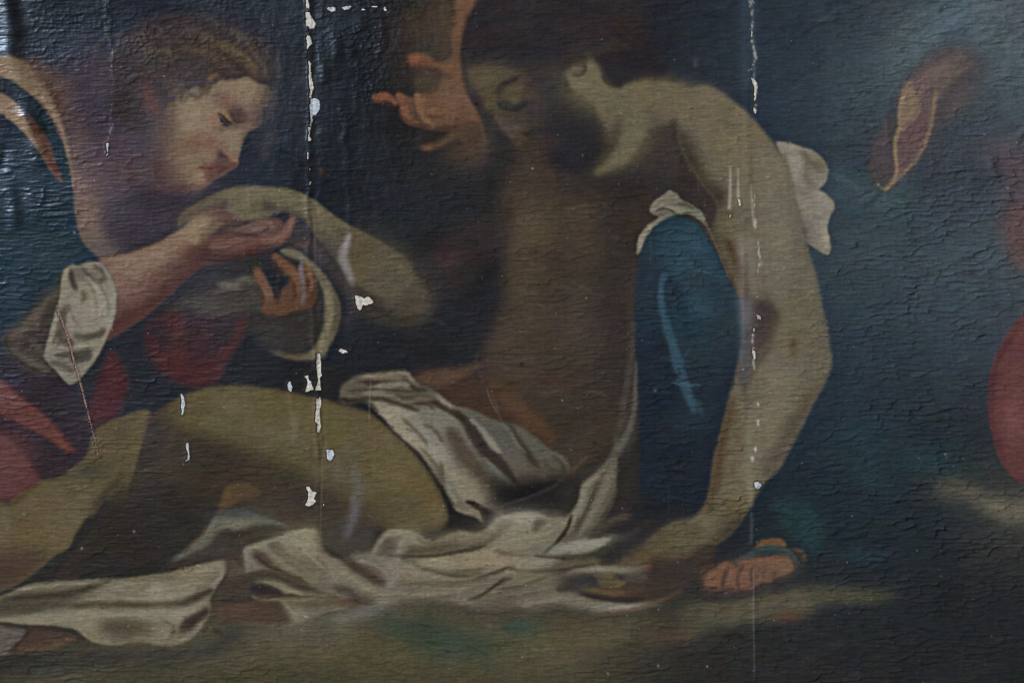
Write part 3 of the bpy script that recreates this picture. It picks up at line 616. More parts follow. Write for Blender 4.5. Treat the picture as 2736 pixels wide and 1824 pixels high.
# --- loincloth across the hips (frame s)
LC = '390,480 440,420 520,370 640,350 740,340 850,340 930,340 980,390 1040,440 1110,470 1190,520 1270,590 1330,625 1420,640 1530,680 1640,730 1750,750 1860,790 1960,870 2080,960 2170,1010 2230,1080 2240,1130 2160,1230 2050,1290 1900,1350 1700,1420 1680,1480 1560,1440 1470,1410 1530,1480 1540,1550 1490,1510 1400,1490 1330,1450 1280,1380 1230,1290 1180,1220 1130,1150 1080,1060 1010,980 930,910 850,840 780,760 700,670 620,600 560,580 480,600 400,590'
F('s', LC, (88, 83, 70), 4, 1, 'loincloth')
clip('s', LC, 4)
F('s', '620,590 720,590 820,620 930,640 1030,690 1120,780 1200,870 1250,980 1300,1080 1390,1180 1470,1270 1560,1390 1500,1420 1400,1380 1330,1320 1290,1240 1240,1160 1130,1090 1060,1010 960,920 850,820 760,730', (114, 109, 90), 7, .95)
G('s', '780,700', 40, 36, (126, 118, 92), .8)
G('s', '980,880', 60, 30, (128, 118, 90), .8, 40)
G('s', '1180,940', 30, 60, (110, 110, 98), .6, -30)
G('s', '1420,1260', 40, 60, (118, 112, 86), .7, -25)
G('s', '1190,720', 60, 40, (108, 108, 92), .8)
F('s', '1020,640 1150,640 1250,680 1330,760 1420,870 1480,960 1600,1100 1500,1060 1400,960 1340,860 1270,790 1180,780 1100,710', (104, 103, 88), 7, .8)
F('s', '1250,800 1330,810 1380,880 1460,1000 1560,1130 1700,1290 1600,1290 1480,1180 1360,1060 1290,930', (76, 68, 58), 7, .9)
G('s', '1390,1000', 18, 60, (88, 76, 60), .6, -35)
S('s', '1330,660 1440,780 1560,960 1700,1140 1800,1250', (14, 34, 44, 44, 20), (62, 56, 52), 5, .9)
F('s', '1340,630 1440,650 1550,700 1660,740 1730,790 1800,900 1880,1010 1920,1090 1800,1080 1700,1010 1620,900 1540,810 1440,730', (84, 81, 74), 7, .9)
S('s', '1440,720 1540,820 1620,930 1680,990', (6, 16, 22, 8), (106, 106, 94), 4, .9)
S('s', '1540,1030 1620,1120 1720,1210 1830,1290', (6, 18, 18, 5), (102, 101, 88), 4, .85)
S('s', '1460,960 1560,1080 1660,1190', 10, (84, 80, 70), 5, .7)
F('s', '1690,740 1760,760 1860,900 1960,1030 2010,1120 1930,1090 1850,980 1770,870', (64, 56, 50), 6, .85)
S('s', '1680,740 1740,800 1800,900 1880,1000', 10, (104, 102, 86), 4, .7)
F('s', '1860,800 1960,870 2080,960 2170,1010 2230,1080 2230,1140 2160,1120 2080,1080 2000,1010 1920,900', (84, 83, 70), 6, .85)
S('s', '2100,1010 2180,1090 2200,1150', 9, (66, 60, 52), 4, .6)
S('s', '2020,1040 2080,1110 2130,1150', 10, (74, 70, 60), 5, .6)
F('s', '1640,1180 1760,1230 1900,1200 2100,1180 2260,1150 2260,1500 1700,1500 1640,1400', (46, 43, 42), 16, .85)
G('s', '1980,1330', 80, 24, (38, 41, 46), .7)
S('s', '1900,1090 1980,1150 2050,1190', 14, (78, 74, 64), 6, .6)
# folds near the hip
for s, w, c in [('520,420 640,430 760,430 850,410 930,430 1000,480 1100,490', 11, (64, 54, 44)), ('440,500 600,490 760,480 900,500 1040,500', 9, (74, 64, 50)),
                ('480,560 640,550 740,560 840,590 930,620 1030,660', 13, (66, 56, 46)), ('760,540 900,560 1020,580 1110,570 1220,620 1320,680 1400,740', (5, 10, 14, 16, 20, 18, 10), (66, 55, 47)),
                ('820,520 900,550 1000,540 1120,530', 8, (76, 64, 50)), ('880,700 960,780 1060,880 1100,940', 8, (86, 80, 64)), ('1060,760 1160,820 1230,920', 10, (84, 78, 64)),
                ('960,600 1080,600 1160,640', 8, (72, 62, 52)), ('390,560 480,580 600,600 700,670', 14, (54, 46, 42)), ('1200,1060 1220,1180 1260,1260', 10, (84, 78, 60)),
                ('1030,950 1120,1040 1180,1120 1220,1260', 9, (88, 82, 64))]:
    S('s', s, w, c, 3.5, .8)
for s, w, c in [('560,385 680,380 800,390 900,400', 12, (112, 106, 82)), ('660,460 780,450 900,440 960,460', 14, (116, 112, 92)), ('760,360 860,350 930,360 1000,420', 14, (114, 108, 82)),
                ('1160,520 1230,580 1310,640', 14, (116, 110, 86)), ('560,520 700,520 800,540 900,580', 12, (108, 103, 84)), ('860,590 960,575 1060,560 1160,560', 10, (104, 100, 78)), ('480,450 560,440', 8, (92, 82, 58)),
                ('1240,1180 1280,1300 1330,1400', 16, (112, 110, 92)), ('1340,630 1400,650', 8, (104, 84, 62))]:
    S('s', s, w, c, 4, .8)
F('s', '1400,1385 1480,1390 1560,1450 1640,1480 1700,1480 1700,1560 1560,1560 1530,1490 1470,1430', (54, 48, 44), 4, .95)
unclip()
F('s', '1300,1420 1360,1440 1450,1440 1510,1470 1540,1550 1480,1510 1400,1490 1330,1460', (106, 101, 78), 3, .9)
S('s', '1400,1385 1470,1400 1530,1470 1545,1560', 7, (56, 48, 42), 3, .8)

# --- the raised thigh and the shin
TH = '660,1400 1000,1310 1090,1240 1280,1150 1400,1110 1500,1088 1620,1088 1760,1110 1900,1150 2060,1180 2200,1215 2352,1250 2440,1280 2480,1360'
F('o', '340,962 420,912 480,892 560,886 640,896 720,914 800,934 850,950 880,975 930,1020 980,1080 1010,1130 1030,1190 1010,1215 940,1222 860,1215 800,1220 700,1218 640,1195 560,1170 480,1165 380,1180 280,1250 170,1330 130,1320 200,1240 290,1120 325,1030', (62, 54, 44), 5, 1, 'dead_man/leg')
clip('o', '340,962 420,912 480,892 560,886 640,896 720,914 800,934 850,950 880,975 930,1020 980,1080 1010,1130 1030,1190 1010,1215 940,1222 860,1215 800,1220 700,1218 640,1195 560,1170 480,1165 380,1180 280,1250 170,1330 130,1320 200,1240 290,1120 325,1030', 5)
F('o', '400,900 500,880 640,890 760,915 880,950 960,1030 1010,1110 1030,1200 960,1220 900,1200 860,1160 800,1140 720,1100 640,1060 560,1030 480,1000 400,960', (88, 80, 50), 16, .98)
G('o', '560,930', 90, 36, (94, 85, 54), .8, 6)
G('o', '720,960', 60, 40, (96, 88, 52), .7)
G('o', '640,1000', 90, 26, (96, 88, 66), .7, 14)
G('o', '440,950', 34, 30, (86, 72, 50), .7)
G('o', '920,1080', 70, 40, (98, 84, 46), .8, 30)
G('o', '870,1010', 60, 30, (94, 82, 56), .7, 20)
G('o', '990,1150', 24, 50, (98, 80, 46), .7)
G('o', '880,1170', 60, 30, (78, 66, 44), .7)
G('o', '760,1090', 50, 40, (80, 70, 58), .7)
G('o', '700,1150', 60, 40, (56, 48, 44), .8)
G('o', '480,1060', 90, 40, (54, 47, 42), .7)
G('o', '360,1000', 20, 30, (70, 60, 48), .6)
F('o', '300,1020 345,1040 330,1160 240,1260 150,1330 300,1300 420,1180', (44, 43, 43), 16, .7)
S('o', '600,890 720,914 840,946', 10, (70, 62, 42), 6, .5)
S('o', '930,1010 990,1090 1030,1190', 8, (76, 60, 40), 5, .7)
G('o', '1010,1180', 18, 22, (102, 88, 62), .6)
unclip()
F('02', '1500,400 1520,330 1560,230 1620,190 1690,190 1760,220 1800,270 1740,290 1660,310 1600,350 1540,390', (84, 65, 44), 4, .9, 'dead_man/leg')
F('02', '1500,400 1560,230 1600,200 1580,300 1540,390', (92, 70, 44), 4, .6)
F('02', '960,250 1200,200 1480,300 1480,420 1380,560 1200,700 900,800 500,830 300,840 560,560 700,420', (46, 42, 40), 20, .8)
# shin
SH = '660,-170 840,-260 1030,-300 1000,-140 960,0 920,130 850,300 780,340 720,310 660,400 600,430 560,480 510,560 470,640 380,690 250,800 100,900 0,940 -300,1030 -300,330 0,320 60,340 100,290 200,230 290,180 420,150 520,80 600,0'
F('02', SH, (88, 77, 53), 4, 1, 'dead_man/leg')
clip('02', SH, 4)
G('02', '420,480', 90, 80, (98, 84, 58), .8, -40)
G('02', '200,560', 60, 60, (92, 78, 54), .7)
G('02', '520,270', 70, 40, (88, 78, 52), .6, -40)
F('02', '0,680 200,650 360,690 250,800 100,900 0,940 -200,900', (66, 52, 46), 14, .8)
G('02', '620,110', 60, 24, (66, 68, 56), .8)
S('02', '900,110 780,210 700,290 650,380', 16, (66, 56, 42), 6, .8)
G('02', '870,180', 14, 36, (88, 80, 54), .6, 20)
G('02', '900,40', 34, 50, (84, 76, 50), .6)
G('02', '850,-180', 60, 40, (84, 68, 48), .8)
G('02', '970,-200', 20, 50, (88, 74, 46), .7)
G('02', '30,460', 16, 40, (96, 88, 76), .6)
S('02', '0,320 80,340 200,240 290,190', 12, (70, 52, 42), 5, .6)
S('02', '500,480 470,560 440,650', 12, (108, 86, 54), 5, .5)
unclip()
G('02', '780,350', 50, 26, (47, 43, 40), .9, -35); G('02', '840,290', 20, 26, (56, 50, 42), .7)
F('01', '1040,1300 1010,1400 980,1568 960,1650 1080,1600 1150,1400', (56, 49, 43), 6, .9)

# --- the winding sheet
# left lobes
F('02', '-300,1010 0,970 200,890 420,862 700,850 900,842 1100,812 1300,770 1480,722 1580,712 1575,780 1520,870 1490,930 1455,985 1455,1050 1415,1150 1340,1245 1250,1300 1130,1310 950,1290 800,1312 680,1300 600,1262 520,1200 400,1180 200,1172 0,1150 -300,1140', (98, 92, 72), 3, 1, 'winding_sheet')
clip('02', '-300,1010 0,970 200,890 420,862 700,850 900,842 1100,812 1300,770 1480,722 1580,712 1575,780 1520,870 1490,930 1455,985 1455,1050 1415,1150 1340,1245 1250,1300 1130,1310 950,1290 800,1312 680,1300 600,1262 520,1200 400,1180 200,1172 0,1150 -300,1140', 3)
F('02', '0,1000 300,960 600,900 820,850 760,890 640,950 560,1010 700,1050 400,1060 200,1110 -100,1120', (78, 71, 58), 8, .85)
S('02', '0,1000 200,970 420,960 600,920 760,870', 16, (64, 57, 50), 5, .7)
F('02', '460,1010 600,960 720,900 820,860 1000,850 1200,860 1350,850 1460,880 1380,940 1250,1000 1000,1020 700,1020', (112, 105, 85), 8, .9)
G('02', '1330,810', 70, 24, (112, 100, 72), .8, -15)
G('02', '1450,760', 40, 18, (116, 108, 84), .8, -15)
S('02', '1560,740 1530,850 1440,930', 18, (118, 112, 90), 6, .8)
G('02', '1070,940', 26, 30, (120, 112, 100), .6)
S('02', '900,860 1100,860 1300,850', 12, (92, 82, 66), 6, .6)
S('02', '500,1040 800,1030 1050,1040 1250,1030 1360,980 1470,920', (14, 18, 18, 22, 22, 12), (70, 62, 52), 5, .9)
S('02', '600,1030 900,1010 1100,1015', 9, (112, 88, 60), 4, .4)
F('02', '-200,1140 100,1110 350,1075 700,1062 1000,1072 1200,1066 1340,1030 1440,990 1420,1050 1340,1130 1220,1160 900,1110 600,1120 400,1170 200,1165 0,1150', (116, 110, 88), 7, .9)
G('02', '620,1170', 60, 36, (118, 110, 86), .8)
G('02', '1150,1100', 80, 20, (120, 114, 94), .8)
F('02', '680,1150 800,1140 1000,1150 1080,1180 1020,1230 860,1250 740,1230', (80, 70, 56), 10, .85)
S('02', '1440,1060 1380,1110 1300,1160 1240,1210', (18, 30, 34, 16), (66, 57, 50), 5, .95)
S('02', '1420,1110 1340,1220 1250,1280', 12, (108, 102, 84), 5, .7)
G('02', '1120,1200', 40, 50, (110, 104, 84), .7)
S('02', '540,1210 640,1275 780,1300', 14, (112, 102, 78), 5, .7)
S('02', '640,1300 800,1312 950,1292', 5, (92, 72, 44), 2.5, .6)
S('02', '0,1060 300,1060', 20, (72, 68, 60), 10, .6)
unclip()
F('02', '-300,1150 0,1160 210,1200 170,1260 80,1350 0,1385 -300,1400', (92, 84, 78), 4, .95, 'winding_sheet')
F('02', '210,1195 380,1200 480,1228 540,1265 430,1310 300,1340 100,1355 60,1350 150,1270', (70, 54, 44), 5, .95)
S('02', '120,1345 300,1330 420,1300 520,1260', 12, (96, 74, 46), 5, .6)
S('02', '0,1165 200,1190 380,1195', 8, (60, 52, 46), 4, .7)
# raised fold at the left, dark band below it
F('02', '1120,800 1180,735 1270,660 1360,590 1430,520 1500,415 1560,385 1640,375 1760,400 1880,445 1990,488 2110,500 2200,520 2240,620 2400,740 2400,960 2200,900 1900,800 1690,790 1600,720 1400,740', (70, 63, 56), 5, 1, 'winding_sheet')
F('02', '1180,735 1270,660 1360,590 1430,510 1505,415 1600,385 1680,385 1780,410 1900,450 2000,492 1900,500 1740,515 1640,530 1560,515 1500,545 1430,620 1320,680 1240,720', (88, 87, 76), 5, .95)
G('02', '1640,470', 60, 20, (98, 98, 82), .7)
S('02', '1500,420 1410,550 1300,650', 8, (104, 102, 86), 4, .6)
S('02', '1420,490 1380,570 1290,630', 6, (96, 60, 44), 4, .5)
G('02', '1640,400', 60, 12, (70, 72, 70), .7)
S('02', '1500,540 1640,545 1800,500 1980,500', 18, (56, 52, 48), 6, .7)
F('02', '1560,720 1680,650 1700,760 1690,850 1560,950 1520,980 1500,930 1560,850', (76, 64, 54), 7, .9)
F('02', '1520,900 1700,840 1760,860 1720,940 1620,990 1520,1000', (62, 52, 44), 8, .85)
# centre lobe of the sheet
F('02', '1685,645 1740,615 1860,575 1980,535 2100,503 2190,515 2230,560 2230,640 2290,700 2400,740 2700,760 2700,960 2352,960 2200,905 2050,850 1900,800 1780,800 1700,815 1690,730', (112, 107, 84), 4, 1, 'winding_sheet')
F('02', '1850,600 1920,600 2000,660 2100,740 2220,830 2352,890 2352,930 2200,870 2050,800 1940,720 1870,650', (84, 73, 60), 6, .9)
F('02', '1725,680 1780,655 1840,680 1900,740 2000,800 2120,850 2000,840 1880,800 1790,760', (80, 66, 58), 6, .95)
S('02', '1840,640 1900,720 2020,800 2160,860', 10, (100, 92, 74), 5, .7)
G('02', '2080,620', 60, 46, (120, 114, 90), .8)
G('02', '1720,760', 20, 26, (100, 98, 86), .6)
S('02', '1690,640 1720,750 1800,800', 10, (104, 102, 88), 4, .6)
G('02', '2200,760', 60, 20, (98, 92, 70), .6, 30)
S('02', '1640,850 1780,820 1900,820 2050,860 2200,910 2380,940', (16, 20, 16, 16, 14, 10), (74, 62, 50), 5, .9)
S('02', '1600,880 1720,850 1830,840 1950,870 2100,930 2250,950', 16, (56, 48, 42), 5, .6)
F('02', '1760,870 1850,850 1960,880 2080,930 2250,950 2400,955 2400,975 2150,985 2000,975 1950,960 1900,920', (110, 104, 82), 5, .9, 'winding_sheet')
F('02', '1730,910 1790,890 1860,910 1950,955 1900,970 1800,970 1740,950', (46, 40, 40), 5, .95)
F('02', '1740,965 1830,985 1900,985 2050,975 2200,980 2400,990 2400,1050 2250,1085 2150,1120 2040,1145 2000,1115 1960,1060 1915,1010 1820,1005 1760,990', (102, 96, 76), 3.5, .95, 'winding_sheet')
S('02', '1740,970 1800,1000 1900,1000', 8, (116, 92, 68), 3, .6)
G('02', '2100,1030', 60, 14, (82, 68, 52), .7, -6)
G('02', '2040,1090', 30, 26, (112, 106, 84), .7)
S('02', '1730,960 1850,970 2000,965 2200,965 2400,970', 7, (66, 54, 42), 3, .8)
F('02', '1480,1020 1640,1010 1780,1020 1920,1030 1990,1110 2010,1150 1800,1150 1600,1130 1480,1100', (66, 52, 42), 7, .9)
G('02', '1680,1060', 70, 26, (80, 60, 44), .8)
S('02', '1500,1010 1640,1000 1750,990', 8, (44, 38, 36), 4, .8)
# right half of the sheet, frame 12
F('12', '-120,420 0,400 60,500 200,480 240,560 220,680 100,690 -20,700 -130,650 -140,520', (62, 57, 52), 10, .9)
F('12', '-300,720 -120,720 0,740 100,690 230,670 400,680 560,690 700,680 900,660 1010,630 1100,700 1400,690 1600,710 1750,720 1800,760 2000,760 2100,770 2000,820 1800,800 1600,850 1500,940 1700,960 1900,1020 2050,1035 2200,1000 2100,1040 1950,1070 1800,1085 1700,1085 1600,1060 1460,1045 1380,1060 1250,1070 1100,1095 950,1090 870,1050 750,1020 560,1010 400,1030 300,1040 160,1040 0,980 -200,900', (98, 92, 74), 5, 1, 'winding_sheet')
# arch of cloth at 300,510
F('12', '215,680 240,610 280,545 330,510 430,505 500,525 560,560 620,585 680,575 750,545 820,520 900,530 970,520 1010,490 1060,440 1120,410 1220,395 1310,390 1380,405 1440,425 1530,430 1600,400 1620,420 1560,520 1480,620 1400,690 1200,680 1010,640 880,650 640,690 400,690', (104, 99, 80), 3.5, 1, 'winding_sheet')
F('12', '290,570 350,555 410,570 400,640 330,690 260,680', (80, 72, 60), 6, .8)
G('12', '460,560', 40, 24, (116, 112, 84), .8)
S('12', '430,570 400,640 380,690', 8, (118, 116, 104), 5, .6)
F('12', '460,640 560,630 700,610 900,600 1000,560 960,620 800,650 600,690 440,690', (78, 68, 54), 7, .8)
S('12', '1190,460 1120,500 1060,560 990,610 880,640', (14, 18, 16, 12, 6), (76, 66, 50), 4, .95)
G('12', '1090,450', 30, 20, (112, 108, 88), .7, -30)
G('12', '1270,440', 50, 24, (124, 122, 108), .9)
G('12', '1200,560', 70, 40, (116, 110, 86), .8)
F('12', '1330,450 1420,445 1380,500 1330,530', (84, 76, 58), 5, .8)
G('12', '1470,450', 40, 20, (108, 102, 80), .6)
G('12', '780,560', 60, 16, (108, 98, 72), .6)
S('12', '640,590 760,545 900,540', 8, (112, 106, 82), 4, .5)
# upright fold
F('12', '1590,400 1640,300 1660,230 1700,170 1780,110 1840,40 1880,-40 1890,-140 1910,-100 1905,60 1900,230 1870,320 1820,400 1760,500 1700,580 1640,600 1540,600 1500,640 1400,690 1470,620 1540,520', (88, 84, 70), 3.5, 1, 'winding_sheet')
S('12', '1850,40 1760,140 1690,210 1660,330 1600,430 1550,540', (6, 16, 22, 20, 20, 12), (110, 107, 86), 4, .85)
S('12', '1880,20 1840,180 1760,340 1690,470 1640,560', (10, 26, 22, 18, 12), (104, 101, 84), 5, .7)
S('12', '1780,180 1720,300 1670,420 1610,540', 12, (74, 68, 54), 5, .7)
S('12', '1590,400 1560,500 1490,600 1390,690', 9, (60, 54, 42), 3, .9)
S('12', '1900,240 1830,400 1720,570', 10, (78, 72, 60), 4, .6)
S('12', '1700,0 1640,60 1580,130', 9, (84, 66, 48), 4, .6)
S('11', '2010,640 2000,900 1960,1150 1930,1350 1880,1560', (6, 14, 18, 20, 16), (74, 68, 62), 6, .7, None, False)
S('o', '1415,1040 1440,1000 1455,950 1460,890 1462,830', (20, 18, 14, 9, 5), (88, 85, 76), 4, .75)
S('o', '1455,900 1450,1000 1400,1060 1330,1100', (12, 22, 18, 8), (72, 68, 62), 9, .6)
S('o', '1440,1000 1405,1050 1390,1090', 12, (88, 86, 78), 6, .5)
# fan of folds at right
F('12', '1480,620 1560,600 1700,580 1850,560 1910,570 1800,640 1700,680 1500,695 1420,680', (106, 104, 88), 5, .95, 'winding_sheet')
G('12', '1680,620', 80, 14, (122, 120, 104), .8, -10)
F('12', '1700,570 1760,500 1860,430 1960,400 2000,430 1860,480 1760,560', (76, 69, 56), 7, .8)
S('12', '1740,570 1840,500 1960,470', 10, (52, 47, 44), 5, .7)
F('12', '1900,560 2000,500 2120,440 2200,440 2100,600 1930,720 1800,720 1860,640', (46, 43, 44), 12, .8)
S('12', '1850,600 1960,560 2080,510', 10, (70, 60, 50), 6, .5)
S('12', '1460,700 1640,710 1800,660 1900,600', 12, (62, 55, 46), 5, .8)
F('12', '1320,700 1450,690 1530,715 1400,770 1250,790 1190,780 1240,720', (116, 112, 92), 6, .85)
F('12', '1540,720 1700,710 1800,720 1700,760 1560,790 1400,800', (90, 82, 62), 6, .8)
S('12', '1330,695 1460,705 1560,715', 7, (62, 56, 48), 3, .7)
# long folds
F('12', '520,720 640,690 860,670 1010,640 1150,690 1260,700 1180,760 1000,790 820,800 640,790 560,770', (116, 108, 82), 6, .9)
G('12', '760,730', 110, 18, (122, 112, 84), .8, -5)
S('12', '230,680 420,700 640,690 880,655 1010,620', 8, (66, 58, 48), 3, .85)
S('12', '400,720 500,740 560,780 680,800 880,800 1040,770', 9, (84, 74, 58), 4, .8)
S('12', '560,780 700,820 900,840 1060,810 1140,780 1240,800 1420,800 1600,780 1750,750', (5, 9, 9, 8, 8, 8, 8, 7, 4), (66, 58, 48), 3, .9)
G('12', '500,830', 90, 30, (116, 106, 84), .7)
S('12', '370,880 560,890 760,880 900,860 1020,830', 14, (80, 68, 52), 6, .7)
G('12', '600,940', 170, 30, (104, 97, 80), .7)
F('12', '80,700 220,680 380,700 400,760 350,900 250,900 140,820', (108, 105, 88), 8, .8)
F('12', '0,710 80,720 200,800 320,880 240,890 120,830 30,760', (74, 64, 54), 6, .9)
G('12', '200,800', 40, 24, (82, 66, 56), .6, 30)
F('12', '-100,740 0,760 120,830 230,900 300,960 200,960 60,910 -60,900', (108, 102, 80), 6, .85)
S('12', '-60,900 40,930 140,1000 260,1040', 20, (60, 54, 52), 9, .7)
G('12', '40,1010', 40, 10, (84, 62, 48), .7)
S('12', '1180,845 1120,860 1060,900 960,970 880,1000', (8, 12, 8, 6, 4), (66, 56, 44), 3, .95)
G('12', '1280,830', 60, 16, (110, 104, 80), .7)
S('12', '1080,920 1200,910 1340,870 1440,830 1560,800', 6, (74, 66, 54), 3, .8)
F('12', '1180,820 1300,810 1500,820 1460,860 1340,900 1180,900', (100, 94, 74), 8, .6)
F('12', '900,1010 1000,970 1150,950 1400,930 1400,1040 1200,1080 1000,1090', (86, 79, 66), 12, .7)
F('12', '1480,850 1560,820 1720,810 1800,840 1780,900 1640,960 1500,930', (50, 48, 49), 14, .6)
S('12', '1560,800 1700,790 1850,780', 10, (112, 104, 86), 4, .7)
G('12', '1820,790', 40, 9, (124, 116, 98), .6)
F('12', '1200,990 1400,960 1560,950 1740,980 1900,1020 2050,1030 1900,1075 1760,1088 1640,1065 1500,1045 1420,1060 1280,1070', (100, 95, 78), 5, .9)
G('12', '1940,1040', 60, 9, (116, 114, 98), .8, -6)
S('12', '1640,950 1800,985 1950,1000 2100,990', 14, (46, 40, 40), 5, .85)
S('12', '1800,1090 1950,1080 2100,1040 2250,980 2352,930', (5, 8, 9, 8, 4), (92, 64, 46), 4, .7)
S('12', '400,1030 700,1040 900,1080 1100,1100 1300,1080 1450,1055 1700,1095 1880,1100', 16, (58, 52, 48), 8, .7)
# ridge of the smear that crosses the sheet
S('12', '50,-100 90,100 110,300 60,480 20,570', (14, 26, 24, 26, 8), (92, 94, 100), 8, .35)
S('12', '430,560 390,700 360,850 300,1000 160,1080 -60,1140', (8, 14, 18, 24, 30, 20), (112, 110, 108), 8, .4)

for s, w, c in [('100,930 300,905 520,890 720,870', 8, (112, 106, 88)), ('300,1000 520,985 700,960', 6, (84, 76, 62)), ('640,900 860,890 1060,880 1280,870', 6, (118, 110, 90)), ('700,960 900,990 1100,985 1300,950', 7, (120, 112, 92)),
                ('500,1130 700,1110 900,1100', 6, (122, 116, 94)), ('560,1200 640,1230 720,1240', 6, (104, 96, 78)), ('900,1250 1040,1260 1140,1240', 7, (106, 98, 78)), ('1180,840 1330,815 1480,770', 6, (120, 110, 86)), ('1100,1130 1200,1180 1180,1280', 8, (94, 86, 70))]:
    S('02', s, w, c, 3, .6)
for s, w, c in [('1720,640 1840,600 1980,560', 6, (122, 118, 98)), ('1900,640 2020,730 2140,810', 6, (104, 94, 76)), ('1760,690 1850,760 1960,810', 5, (66, 54, 48)), ('2160,560 2200,640 2180,740', 7, (100, 94, 74)), ('1940,920 2100,960 2300,965', 5, (122, 114, 92)), ('1960,1010 2020,1080 2080,1120', 6, (114, 108, 88)), ('2060,590 2120,680 2240,780', 7, (122, 116, 92))]:
    S('02', s, w, c, 3, .65)
for s, w, c in [('260,620 330,540 430,520', 7, (118, 112, 90)), ('520,560 600,610 720,600', 6, (88, 80, 64)), ('1020,520 1100,450 1200,415', 7, (120, 116, 98)), ('1100,600 1250,570 1400,540 1500,500', 7, (122, 116, 94)), ('1060,680 1240,660 1380,640', 6, (90, 84, 68)),
                ('420,760 560,750 700,770', 6, (120, 110, 86)), ('460,800 640,840 860,850 1040,800', 6, (120, 112, 90)), ('300,940 520,960 760,940 960,880', 8, (112, 104, 86)), ('380,1000 600,990 800,970', 7, (84, 76, 64)), ('1080,840 1180,800 1300,790', 6, (114, 108, 86)),
                ('1160,960 1320,930 1480,900', 7, (104, 98, 80)), ('1240,1040 1400,1000 1600,990', 7, (112, 106, 88)), ('100,730 220,750 330,820', 7, (118, 114, 96)), ('-40,790 80,850 200,930', 6, (118, 110, 88)), ('1560,600 1700,590 1840,575', 5, (126, 124, 108)), ('1640,440 1690,330 1740,220', 5, (116, 112, 92))]:
    S('12', s, w, c, 3, .6)
# --- the limp hand and forearm held by the woman (frames h, 11)
DH = '300,520 340,440 440,370 560,300 750,210 880,168 1000,155 1150,155 1300,165 1430,180 1560,215 1700,285 1780,340 1850,400 1950,470 2050,540 2170,610 2352,700 2500,790 2700,930 2780,1080 2700,1230 2560,1300 2400,1290 2250,1220 2150,1100 2090,1040 2020,1010 1920,880 1800,740 1720,640 1680,560 1560,470 1500,440 1400,420 1290,440 1250,480 1150,490 1080,510 900,560 780,600 600,690 520,690 560,600 600,520 640,480 560,480 480,500 400,520 340,540 300,580'
F('h', DH, (92, 86, 64), 4, 1, 'dead_man/limp_hand')
clip('h', DH, 4)
G('h', '900,240', 60, 24, (102, 96, 74), .7, -15)
G('h', '1250,250', 90, 24, (100, 96, 70), .8, 5)
G('h', '1600,320', 60, 36, (100, 94, 68), .8, 30)
G('h', '1000,400', 50, 40, (100, 88, 66), .8)
G('h', '2000,620', 60, 40, (92, 88, 66), .8, 35)
G('h', '1850,660', 30, 30, (98, 92, 70), .5, 35)
G('h', '2300,850', 70, 60, (90, 82, 54), .8)
G('h', '2250,1050', 50, 60, (92, 76, 48), .7)
G('h', '2500,1150', 80, 50, (92, 86, 66), .8)
F('h', '300,560 330,470 440,400 560,380 700,330 820,300 780,380 700,440 580,470 460,490 380,520', (74, 58, 54), 9, .8)
S('h', '820,300 760,380 690,450', 16, (70, 56, 56), 5, .6)
S('h', '320,460 440,380 560,310 760,220', 16, (88, 74, 56), 7, .7)
F('h', '1180,330 1260,310 1350,370 1450,380 1540,440 1420,430 1290,400 1200,400', (62, 57, 52), 7, .8)
S('h', '1290,400 1200,460 1080,500', 12, (72, 62, 50), 5, .7)
G('h', '1120,460', 40, 12, (104, 92, 66), .7)
F('h', '1720,640 1850,640 2000,760 2080,900 2020,1010 1900,880', (84, 80, 66), 12, .7)
G('h', '1680,560', 20, 20, (84, 76, 60), .7)
unclip()
F('h', '1480,470 1620,480 1680,600 1740,700 1880,840 1990,1000 2080,1100 2150,1250 2100,1330 1960,1200 1840,1030 1720,900 1560,820 1380,800 1300,700', (56, 50, 50), 8, .85)
G('h', '1780,820', 50, 30, (62, 54, 54), .6)
# forearm end / elbow (frame 11) and its shadow side
F('11', '-60,0 60,20 180,60 300,120 420,200 510,270 590,360 640,460 640,540 590,600 480,640 380,640 260,590 180,520 110,440 60,330 40,200', (80, 73, 55), 7, .7, 'dead_man/limp_hand')
G('11', '300,230', 70, 50, (86, 78, 56), .7, 35)
G('11', '360,400', 60, 50, (86, 80, 62), .7)
G('11', '110,230', 30, 60, (94, 76, 46), .7)
F('11', '120,420 220,480 330,580 480,620 600,560 620,640 420,700 200,660 90,560', (54, 47, 42), 9, .75)
G('11', '520,500', 36, 44, (76, 70, 60), .6)
F('11', '480,260 560,250 720,300 760,420 640,560 620,440', (42, 41, 43), 10, .7)
# woman's forearm and hand
FA = '680,225 780,200 900,178 1010,140 1110,95 1250,15 1350,-60 1480,-130 1560,-120 1700,-40 1850,-60 1900,-70 1960,-30 2020,-5 1985,60 1930,110 1850,130 1800,150 1740,180 1640,215 1500,240 1400,270 1320,330 1240,400 1180,460 1110,520 1030,590 960,640 880,690 780,760 740,780 760,700 800,560 800,420 760,310'
F('01', FA, (92, 66, 58), 4, 1, 'painted_woman/arm')
clip('01', FA, 4)
F('01', '690,230 900,185 1100,100 1260,10 1400,-80 1460,-60 1430,20 1330,110 1200,200 1050,290 920,380 830,440 790,360 740,280', (122, 98, 80), 14, .95)
G('01', '1080,170', 90, 30, (132, 108, 86), .7, -25)
G('01', '860,270', 60, 50, (128, 104, 90), .7)
G('01', '1300,40', 50, 20, (126, 104, 82), .7, -30)
G('01', '860,420', 50, 60, (112, 86, 78), .7)
F('01', '800,620 1000,520 1200,360 1400,240 1600,180 1850,120 1900,140 1600,240 1300,360 1100,540 900,690 740,790', (78, 48, 48), 14, .85)
S('01', '900,620 1060,540 1200,420 1320,310', 30, (84, 50, 46), 10, .5)
G('01', '1550,150', 90, 22, (86, 50, 44), .7)
